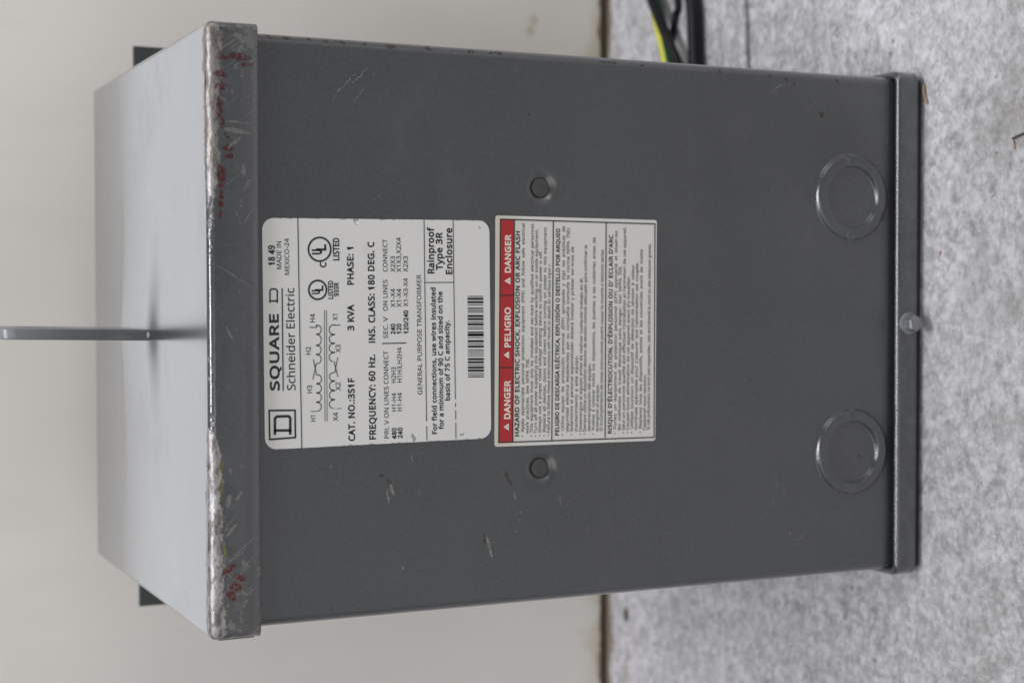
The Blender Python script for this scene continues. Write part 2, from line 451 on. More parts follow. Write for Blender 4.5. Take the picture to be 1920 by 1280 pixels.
def mat_danger():
    k, base = mat_label('danger_paper', (0.70, 0.685, 0.65), (0.50, 0.46, 0.38))
    x, y, z = k.sep()
    # yellowed adhesive margin at the top
    yl = k.smooth(k.math('ADD', z, k.math('MULTIPLY', k.math('SUBTRACT', k.noise(60, 3, 0.6), 0.5), 0.02)), 0.024, 0.041)
    base = k.mix(k.math('MULTIPLY', yl, 0.8), base, (0.62, 0.565, 0.455))
    return k.out(base, 0.45, 0, None, spec=0.4)


M = dict(
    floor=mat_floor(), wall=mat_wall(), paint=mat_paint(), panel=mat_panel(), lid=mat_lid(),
    nameplate=mat_nameplate(), danger=mat_danger(),
    ink=plain('black_print', (0.018, 0.018, 0.022), 0.45),
    ink_faint=plain('dark_small_print', (0.05, 0.05, 0.05), 0.5),
    red=plain('red_print', (0.42, 0.022, 0.026), 0.45, var=0.12, scale=40),
    cream=plain('cream_print', (0.78, 0.72, 0.62), 0.45),
    rivet=plain('dull_dark_steel', (0.066, 0.062, 0.058), 0.36, 0.0, 0.3, 300, 0.2), panel_ring=mat_ring(),
    zinc=plain('zinc_plated_steel', (0.24, 0.25, 0.265), 0.45, 0.6, 0.35, 300, 0.2),
    bar=plain('grey_paint_on_bar', (0.20, 0.21, 0.22), 0.28, 0.0, 0.2, 120, 0.1),
    dark=plain('shaded_green_grey', (0.045, 0.055, 0.052), 0.45),
    under=plain('black_contact_shade', (0.012, 0.012, 0.012), 0.8),
    black_rubber=plain('black_insulation', (0.008, 0.008, 0.010), 0.42, spec=0.2),
    splinter=plain('brown_splinter', (0.30, 0.21, 0.13), 0.6, 0, 0.3, 400),
    copper=plain('bright_copper', (0.38, 0.25, 0.17), 0.3, 0.9),
)


def mat_wire():
    k = NT('yellow_green_insulation')
    # the stripe runs along the wire: the far side is yellow, the near side green
    nd = k.n('ShaderNodeUVMap')
    u = k.sep(nd.outputs[0])[0]
    s = k.smooth(k.math('ABSOLUTE', k.math('SUBTRACT', u, 0.37)), 0.21, 0.225)
    base = k.mix(s, (0.80, 0.80, 0.04), (0.004, 0.09, 0.035))
    return k.out(base, 0.4)


M['wire'] = mat_wire()


# ------------------------------------------------------------------ object helpers
def obj(name, bm, mat, parent=None, smooth=True, weighted=True):
    me = bpy.data.meshes.new(name)
    bmesh.ops.recalc_face_normals(bm, faces=bm.faces) if weighted else None
    bm.to_mesh(me)
    bm.free()
    return link(name, me, mat, parent, smooth, weighted)


def link(name, me, mat, parent=None, smooth=True, weighted=True):
    o = bpy.data.objects.new(name, me)
    COL.objects.link(o)
    me.materials.append(mat)
    if smooth:
        for p in me.polygons:
            p.use_smooth = True
        if weighted:
            w = o.modifiers.new('weighted', 'WEIGHTED_NORMAL')
            w.keep_sharp = True
    if parent:
        o.parent = parent
    return o


def tag(o, label, cat, group=None):
    o['label'] = label
    o['category'] = cat
    if group:
        o['group'] = group
    return o


def box_bm(x0, x1, y0, y1, z0, z1, bev=0.0, seg=3, bm=None):
    bm = bm or bmesh.new()
    r = bmesh.ops.create_cube(bm, size=1)
    vs = r['verts']
    for v in vs:
        v.co = Vector(((x0 + x1) / 2 + v.co.x * (x1 - x0), (y0 + y1) / 2 + v.co.y * (y1 - y0), (z0 + z1) / 2 + v.co.z * (z1 - z0)))
    if bev:
        es = list({e for v in vs for e in v.link_edges})
        bmesh.ops.bevel(bm, geom=es, offset=bev, segments=seg, profile=0.5, affect='EDGES')
    return bm


def tube(name, pts, r, mat, n=16, uv=False):
    """a round wire swept along a smooth path"""
    P = [Vector(p) for p in pts]
    Q = []
    ext = [P[0] * 2 - P[1]] + P + [P[-1] * 2 - P[-2]]
    for i in range(1, len(ext) - 2):
        a, b, c, d = ext[i - 1:i + 3]
        for k in range(10):
            t = k / 10
            Q.append(0.5 * ((2 * b) + (c - a) * t + (2 * a - 5 * b + 4 * c - d) * t * t + (-a + 3 * b - 3 * c + d) * t ** 3))
    Q.append(P[-1])
    bm = bmesh.new()
    lay = bm.loops.layers.uv.new('UVMap')
    rings = []
    for i, q in enumerate(Q):
        tg = (Q[min(i + 1, len(Q) - 1)] - Q[max(i - 1, 0)]).normalized()
        up = Vector((0, 0, 1))
        s = tg.cross(up).normalized()
        up = s.cross(tg)
        rings.append([bm.verts.new(q + r * (math.cos(2 * math.pi * j / n) * s + math.sin(2 * math.pi * j / n) * up)) for j in range(n)])
    for i in range(len(rings) - 1):
        for j in range(n):
            f = bm.faces.new((rings[i][j], rings[i][(j + 1) % n], rings[i + 1][(j + 1) % n], rings[i + 1][j]))
            for lp, (uu, vv) in zip(f.loops, ((j / n, i), ((j + 1) / n, i), ((j + 1) / n, i + 1), (j / n, i + 1))):
                lp[lay].uv = (uu, vv)
    bm.faces.new(rings[0])
    bm.faces.new(list(reversed(rings[-1])))
    return obj(name, bm, mat)


def lathe_front(cx, cz, prof, n=64, bm=None, cap=True):
    """rings round an axis pointing at the viewer: prof = [(radius, y)] from outside in"""
    bm = bm or bmesh.new()
    rings = [[bm.verts.new((cx + r * math.cos(2 * math.pi * j / n), y, cz + r * math.sin(2 * math.pi * j / n))) for j in range(n)] for r, y in prof]
    for a, b in zip(rings, rings[1:]):
        for j in range(n):
            bm.faces.new((a[j], a[(j + 1) % n], b[(j + 1) % n], b[j]))
    if cap:
        bm.faces.new(rings[-1])
    return bm


def swell(lp, d):
    """outline moved outwards by d (holes shrink: they run the other way round)"""
    P = [Vector(p) for p in lp]
    n = len(P)
    res = []
    for i in range(n):
        a = (P[i] - P[i - 1]).normalized()
        b = (P[(i + 1) % n] - P[i]).normalized()
        na, nb = Vector((-a.y, a.x)), Vector((-b.y, b.x))
        m = na + nb
        m = m / max(0.5, m.length_squared / 2) if m.length > 1e-6 else na
        res.append(tuple(P[i] + m * d))
    return res


def flat_fill(loops, y=0.0, offset=0.0):
    """mesh of flat shapes with holes: loops of (x, z)"""
    cu = bpy.data.curves.new('outline', 'CURVE')
    cu.dimensions = '2D'
    cu.fill_mode = 'BOTH'
    for lp in loops:
        if offset:
            lp = swell(lp, offset)
        s = cu.splines.new('POLY')
        s.points.add(len(lp) - 1)
        for p, (x, z) in zip(s.points, lp):
            p.co = (x, z, 0, 1)
        s.use_cyclic_u = True
    o = bpy.data.objects.new('outline', cu)
    COL.objects.link(o)
    dg = bpy.context.evaluated_depsgraph_get()
    dg.update()
    me = bpy.data.meshes.new_from_object(o.evaluated_get(dg))
    bpy.data.objects.remove(o)
    bpy.data.curves.remove(cu)
    for v in me.vertices:
        v.co = (v.co.x, y, v.co.y)
    bm = bmesh.new()
    bm.from_mesh(me)
    bpy.data.meshes.remove(me)
    bmesh.ops.recalc_face_normals(bm, faces=bm.faces)
    for f in list(bm.faces):
        if f.normal.y > 0:
            f.normal_flip()
    return bm


def circle(cx, cz, r, n=64, rev=False):
    p = [(cx + r * math.cos(2 * math.pi * j / n), cz + r * math.sin(2 * math.pi * j / n)) for j in range(n)]
    return p[::-1] if rev else p


# ------------------------------------------------------------------ setting
bm = bmesh.new()
bm.faces.new([bm.verts.new(p) for p in ((-1.6, -2.0, 0), (1.6, -2.0, 0), (1.6, 0.7, 0), (-1.6, 0.7, 0))])
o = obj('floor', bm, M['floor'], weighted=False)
o['kind'] = 'structure'

# wall board: its foot is undercut a little, which leaves a dark line above the floor
WY = 0.3266
bm = bmesh.new()
prof = [(WY + 0.006, 0.0), (WY + 0.006, 0.0045), (WY + 0.0012, 0.0048), (WY, 0.0062), (WY, 0.4095), (WY + 0.0015, 0.411), (WY + 0.018, 0.411), (WY + 0.018, 0.0)]
ring = [[bm.verts.new((x, y, z)) for y, z in prof] for x in (-1.3, 1.3)]
for i in range(len(prof)):
    j = (i + 1) % len(prof)
    bm.faces.new((ring[0][i], ring[0][j], ring[1][j], ring[1][i]))
bm.faces.new(ring[0])
bm.faces.new(ring[1][::-1])
o = obj('wall', bm, M['wall'], smooth=False)
tag(o, 'plain off white wall board standing behind the grey box', 'wall')

# galvanised sheet with a raised hem on the floor at the box's right
bm = bmesh.new()
prof = [(0.1515, 0.0), (0.1502, 0.0022), (0.1515, 0.0042), (0.1545, 0.0046), (0.1575, 0.0040), (0.1600, 0.0022), (0.1640, 0.0014), (0.3150, 0.0014), (0.3150, 0.0)]
prof = [(y + 0.0015, z) for y, z in prof]
ring = [[bm.verts.new((x, y + (x - 0.15) * 0.06, z)) for y, z in prof] for x in (0.131, 0.9)]
for i in range(len(prof)):
    j = (i + 1) % len(prof)
    bm.faces.new((ring[0][i], ring[0][j], ring[1][j], ring[1][i]))
bm.faces.new(ring[0])
bm.faces.new(ring[1][::-1])
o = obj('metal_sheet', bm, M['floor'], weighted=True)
tag(o, 'thin galvanised sheet with folded hem lying under the cables at the foot of the wall', 'metal sheet')

# ------------------------------------------------------------------ the transformer
T0 = bpy.data.objects.new('transformer', None)
COL.objects.link(T0)
T0.location = (0, 0, 0)
tag(T0, 'grey steel transformer box with worn lid edge, white nameplate and red danger label', 'transformer')

W, DEP, ZB, ZT = 0.125, 0.236, 0.0045, 0.353
KO = ((-0.0636, 0.0412), (0.0636, 0.0420))
DIM = ((-0.0638, 0.2150), (0.0638, 0.2146))
RB = 0.0052   # bend radius of the corners

# front panel with its two dished screw dents and wrapped sides
loops = [[(-W + RB, ZB), (W - RB, ZB), (W - RB, ZT), (-W + RB, ZT)]]
for c in KO:
    loops.append(circle(*c, 0.0265 * 0.873, rev=True))
for c in DIM:
    loops.append(circle(*c, 0.0125, rev=True))
bm = flat_fill(loops)
dish = [(0.0125, 0), (0.0110, 0.00006), (0.0096, 0.00024), (0.0086, 0.0005), (0.0077, 0.0009), (0.0069, 0.0015), (0.0061, 0.0023), (0.0054, 0.0032), (0.0048, 0.0038), (0.0044, 0.0040), (0.0043, 0.0046)]
for c in DIM:
    lathe_front(*c, [(r, y * 0.52) for r, y in dish], bm=bm)
prof = [(-W, DEP)]
for k in range(7):
    a = math.pi * (1 + 0.5 * k / 6)
    prof.append((-W + RB + RB * math.cos(a), RB + RB * math.sin(a)))
path_l = prof
nseg = 1
for sgn in (1, -1):
    pts = [(x * sgn, y) for x, y in path_l]
    lo = [bm.verts.new((x, y, ZB)) for x, y in pts]
    hi = [bm.verts.new((x, y, ZT)) for x, y in pts]
    for i in range(len(pts) - 1):
        bm.faces.new((lo[i], lo[i + 1], hi[i + 1], hi[i]))
# back sheet and top and bottom
bk = [bm.verts.new(p) for p in ((-W, DEP, ZB), (W, DEP, ZB), (W, DEP, ZT), (-W, DEP, ZT))]
bm.faces.new(bk)
bmesh.ops.remove_doubles(bm, verts=bm.verts, dist=0.00002)
body = obj('enclosure', bm, M['panel'], T0)

for c in KO:
    kp = [(0.0265, 0), (0.0251, 0), (0.0247, -0.0001), (0.0243, -0.0005), (0.0240, -0.0010), (0.0236, -0.0014), (0.0231, -0.00155), (0.0225, -0.00158),
          (0.0184, -0.00158), (0.0180, -0.0015), (0.0177, -0.0012), (0.01745, -0.0007), (0.0172, -0.0002), (0.0168, 0.0001), (0.0163, 0.0002), (0.0156, 0.0002)]
    bm = lathe_front(*c, [(r * 0.873, y * 1.15) for r, y in kp], n=160)
    for v in bm.verts:      # the punched ring dies away at its two holding tabs
        a = math.atan2(v.co.z - c[1], abs(v.co.x - c[0]))
        r = math.hypot(v.co.z - c[1], v.co.x - c[0])
        if r > 0.0175 and v.co.y < 0:
            v.co.y *= 0.25 + 0.75 * min(1.0, abs(a - 0.06) / 0.16)
    obj('knockout', bm, M['panel_ring'], T0, weighted=False)
for c in DIM:
    rp = [(0.0043, 0.0023), (0.0043, 0.0016), (0.0040, 0.0014), (0.0033, 0.00128), (0.0012, 0.00122), (0.0008, 0.0014)]
    obj('rivet', lathe_front(*c, rp, n=32), M['rivet'], T0)

# base pan with an upturned lip round the foot of the box
LW, LY, LZ0, LZ1 = 0.1275, -0.0058, 0.0050, 0.0170
bm = bmesh.new()
outer = []
R1 = 0.006


def rrect(hx, y0, y1, r, n=6):
    p = []
    for cx, cy, a0 in ((hx - r, y1 - r, 0), (-hx + r, y1 - r, 90), (-hx + r, y0 + r, 180), (hx - r, y0 + r, 270)):
        for k in range(n + 1):
            a = math.radians(a0 + 90 * k / n)
            p.append((cx + r * math.cos(a), cy + r * math.sin(a)))
    return p


def lip_wave(x, y):
    return 0.00035 * math.sin(x * 55 + 1.0) * (1 if y < 0.01 else 0)


steps = [(0.0, LZ0), (-0.0003, LZ0 + 0.0008), (0.0, LZ0 + 0.0020), (0.0002, LZ1 - 0.0022)] + [(-0.0018 + 0.0020 * math.cos(math.radians(a)), LZ1 - 0.0020 + 0.0020 * math.sin(math.radians(a))) for a in range(15, 181, 15)] + [(-0.0038, LZ0 + 0.003)]
rings = []
for d, z in steps:
    rings.append([bm.verts.new((x, y, z + (lip_wave(x, y) if z > 0.01 else 0))) for x, y in rrect(LW + d, LY - d, DEP + 0.004 + d, R1 + d)])
n = len(rings[0])
for a, b in zip(rings, rings[1:]):
    for j in range(n):
        bm.faces.new((a[j], a[(j + 1) % n], b[(j + 1) % n], b[j]))
bm.faces.new(rings[0][::-1])
bm.faces.new(rings[-1])
pan = obj('base_pan', bm, M['paint'], T0, weighted=False)
obj('foot_shade', box_bm(-0.1240, 0.1240, -0.0036, 0.232, 0.0, 0.0048, 0.0020, 3), M['under'], T0, smooth=False)  # its black stands in for the contact shade under the lip

# washer headed hex bolt in the middle of the lip
bm = bmesh.new()
bx, bz = 0.0006, 0.0106
lathe_front(bx, bz, [(0.0056, LY + 0.0002), (0.0056, LY - 0.0010), (0.0052, LY - 0.0014), (0.0040, LY - 0.0017)], n=32, bm=bm)
hexr = 0.0043
hp = [[bm.verts.new((bx + rr * math.cos(math.radians(60 * k + 8)), yy, bz + rr * math.sin(math.radians(60 * k + 8)))) for k in range(6)]
      for rr, yy in ((hexr, LY - 0.0015), (hexr, LY - 0.0060), (hexr * 0.88, LY - 0.0067))]
for a, b in zip(hp, hp[1:]):
    for j in range(6):
        bm.faces.new((a[j], a[(j + 1) % 6], b[(j + 1) % 6], b[j]))
bm.faces.new(hp[-1])
obj('bolt', bm, M['zinc'], T0, smooth=False)

# lid: flanged pan over the box
LID_W, LID_Y0, LID_Y1, LID_Z0 = 0.1279, EDGE_Y, 0.2405, 0.3479
rnd = random.Random(4)
bm = bmesh.new()
RT = 0.0030
steps = [(-0.0012, LID_Z0), (0.0, LID_Z0 + 0.0003), (0.0, LID_Z0 + 0.008), (0.0, ROOF_Z - RT)]
for k in range(1, 7):
    a = math.radians(90 * k / 6)
    steps.append((-RT + RT * math.cos(a), ROOF_Z - RT + RT * math.sin(a)))


def dense(hx, y0, y1, r):
    """rounded rectangle with extra points along the front for dents"""
    p = rrect(hx, y0, y1, r, 4)
    i = 14   # the last point of the front left corner
    a, b = p[i], p[i + 1]
    return p[:i + 1] + [(a[0] + (b[0] - a[0]) * k / 120, a[1]) for k in range(1, 120)] + p[i + 1:]


rings = [[bm.verts.new((x, y, z)) for x, y in dense(LID_W + d, LID_Y0 - d, LID_Y1 + d, 0.0032 + max(d, -0.003) * 0.5)] for d, z in steps]
n = len(rings[0])
for a, b in zip(rings, rings[1:]):
    for j in range(n):
        bm.faces.new((a[j], a[(j + 1) % n], b[(j + 1) % n], b[j]))
# battered edge: small knocks in the bend
from mathutils import noise as mnoise
for ring in rings[2:]:
    for v in ring:
        if v.co.y < 0.01:
            x = v.co.x
            amt = 0.00045 if (x < -0.05 or x > 0.05) else 0.00008
            k = mnoise.noise(Vector((x * 210, v.co.y * 300, v.co.z * 300))) + 0.6 * mnoise.noise(Vector((x * 520, 3.1, v.co.z * 500)))
            if v.co.z > LID_Z0 + 0.010:
                v.co.y += k * amt
                v.co.z -= abs(k) * amt * 0.8
# roof sheet, pulled up where the lifting bar is welded
NX, NY = 120, 90
gx0, gx1, gy0, gy1 = -LID_W + RT, LID_W - RT, LID_Y0 + RT, LID_Y1 - RT
HX, HY0, HY1 = -0.0034, 0.0972, 0.1640
CREASE = 0.1655


def roof_h(x, y):
    s = lambda t: max(0.0, min(1.0, t)) ** 2 * (3 - 2 * max(0.0, min(1.0, t)))
    win = s((y - 0.080) / 0.022) * s((CREASE + 0.001 - y) / 0.010)
    ridge = math.exp(-(abs(x - HX) / 0.032) ** 1.4)
    h = 0.0027 * win * ridge
    e = min(x - gx0, gx1 - x, y - gy0, gy1 - y)
    if y > CREASE:
        h -= (y - CREASE) * 0.014
    return h


for ring in rings[2:]:
    for v in ring:
        if v.co.z > LID_Z0 + 0.012:
            v.co.z += roof_h(min(gx1, max(gx0, v.co.x)), min(gy1, max(gy0, v.co.y)))
grid = [[bm.verts.new((gx0 + (gx1 - gx0) * i / NX, gy0 + (gy1 - gy0) * j / NY, 0)) for i in range(NX + 1)] for j in range(NY + 1)]
for row in grid:
    for v in row:
        v.co.z = ROOF_Z + roof_h(v.co.x, v.co.y)
for j in range(NY):
    for i in range(NX):
        bm.faces.new((grid[j][i], grid[j][i + 1], grid[j + 1][i + 1], grid[j + 1][i]))
lid = obj('lid', bm, M['lid'], T0, weighted=False)

# overlapping folded tab of the lid at its left end
obj('corner_tab', box_bm(-LID_W - 0.0006, -LID_W + 0.0020, LID_Y0 + 0.0030, 0.05, LID_Z0 + 0.0022, ROOF_Z - 0.004, 0.0005, 2), M['lid'], lid)

# lifting bar: a flat bar stood on edge, rounded at its upper front corner, with a hook hole
TH = 0.0052
out = [(HY0, 0.3680)]
R2 = 0.0075
ztop = 0.4385
for k in range(9):
    a = math.radians(180 - 90 * k / 8)
    out.append((HY0 + R2 + R2 * math.cos(a), ztop - R2 + R2 * math.sin(a)))
for k in range(9):
    a = math.radians(90 - 90 * k / 8)
    out.append((HY1 - R2 + R2 * math.cos(a), ztop - R2 + R2 * math.sin(a)))
out.append((HY1, 0.3680))
hole = circle((HY0 + HY1) / 2, 0.4130, 0.0155, 40, True)
bm = flat_fill([out, hole])
for v in bm.verts:
    y, z = v.co.x, v.co.z
    v.co = Vector((0, y, z))
r = bmesh.ops.extrude_face_region(bm, geom=bm.faces[:])
for v in [g for g in r['geom'] if isinstance(g, bmesh.types.BMVert)]:
    v.co.x = TH
bmesh.ops.recalc_face_normals(bm, faces=bm.faces)
bmesh.ops.dissolve_limit(bm, angle_limit=0.02, verts=bm.verts, edges=bm.edges)
sharp = [e for e in bm.edges if len(e.link_faces) == 2 and e.calc_face_angle() > 1.0 and abs(e.verts[0].co.x - e.verts[1].co.x) < 1e-6]
bmesh.ops.bevel(bm, geom=sharp, offset=0.0009, segments=3, profile=0.5, affect='EDGES')
for v in bm.verts:
    v.co.x += HX - TH / 2 + (v.co.z - 0.37) * 0.02
eye = obj('lifting_eye', bm, M['bar'], T0)
bm = bmesh.new()
for k in range(26):
    t = k / 25
    bmesh.ops.create_icosphere(bm, subdivisions=2, radius=0.0012 + 0.0007 * rnd.random(), matrix=Matrix.Translation((HX + rnd.uniform(-1, 1) * 0.0006, HY0 - 0.0012 + t * 0.008, ROOF_Z + 0.0016 * min(1, t * 1.6 + 0.5))))
obj('weld', bm, M['bar'], eye, weighted=False)

# wall mounting ears at the back, their shade put into the dark colour
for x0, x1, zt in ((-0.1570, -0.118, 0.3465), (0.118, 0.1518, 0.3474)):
    obj('mounting_flange', box_bm(x0, x1, DEP - 0.001, DEP + 0.0015, 0.24, zt, 0.0004, 2), M['dark'], T0)

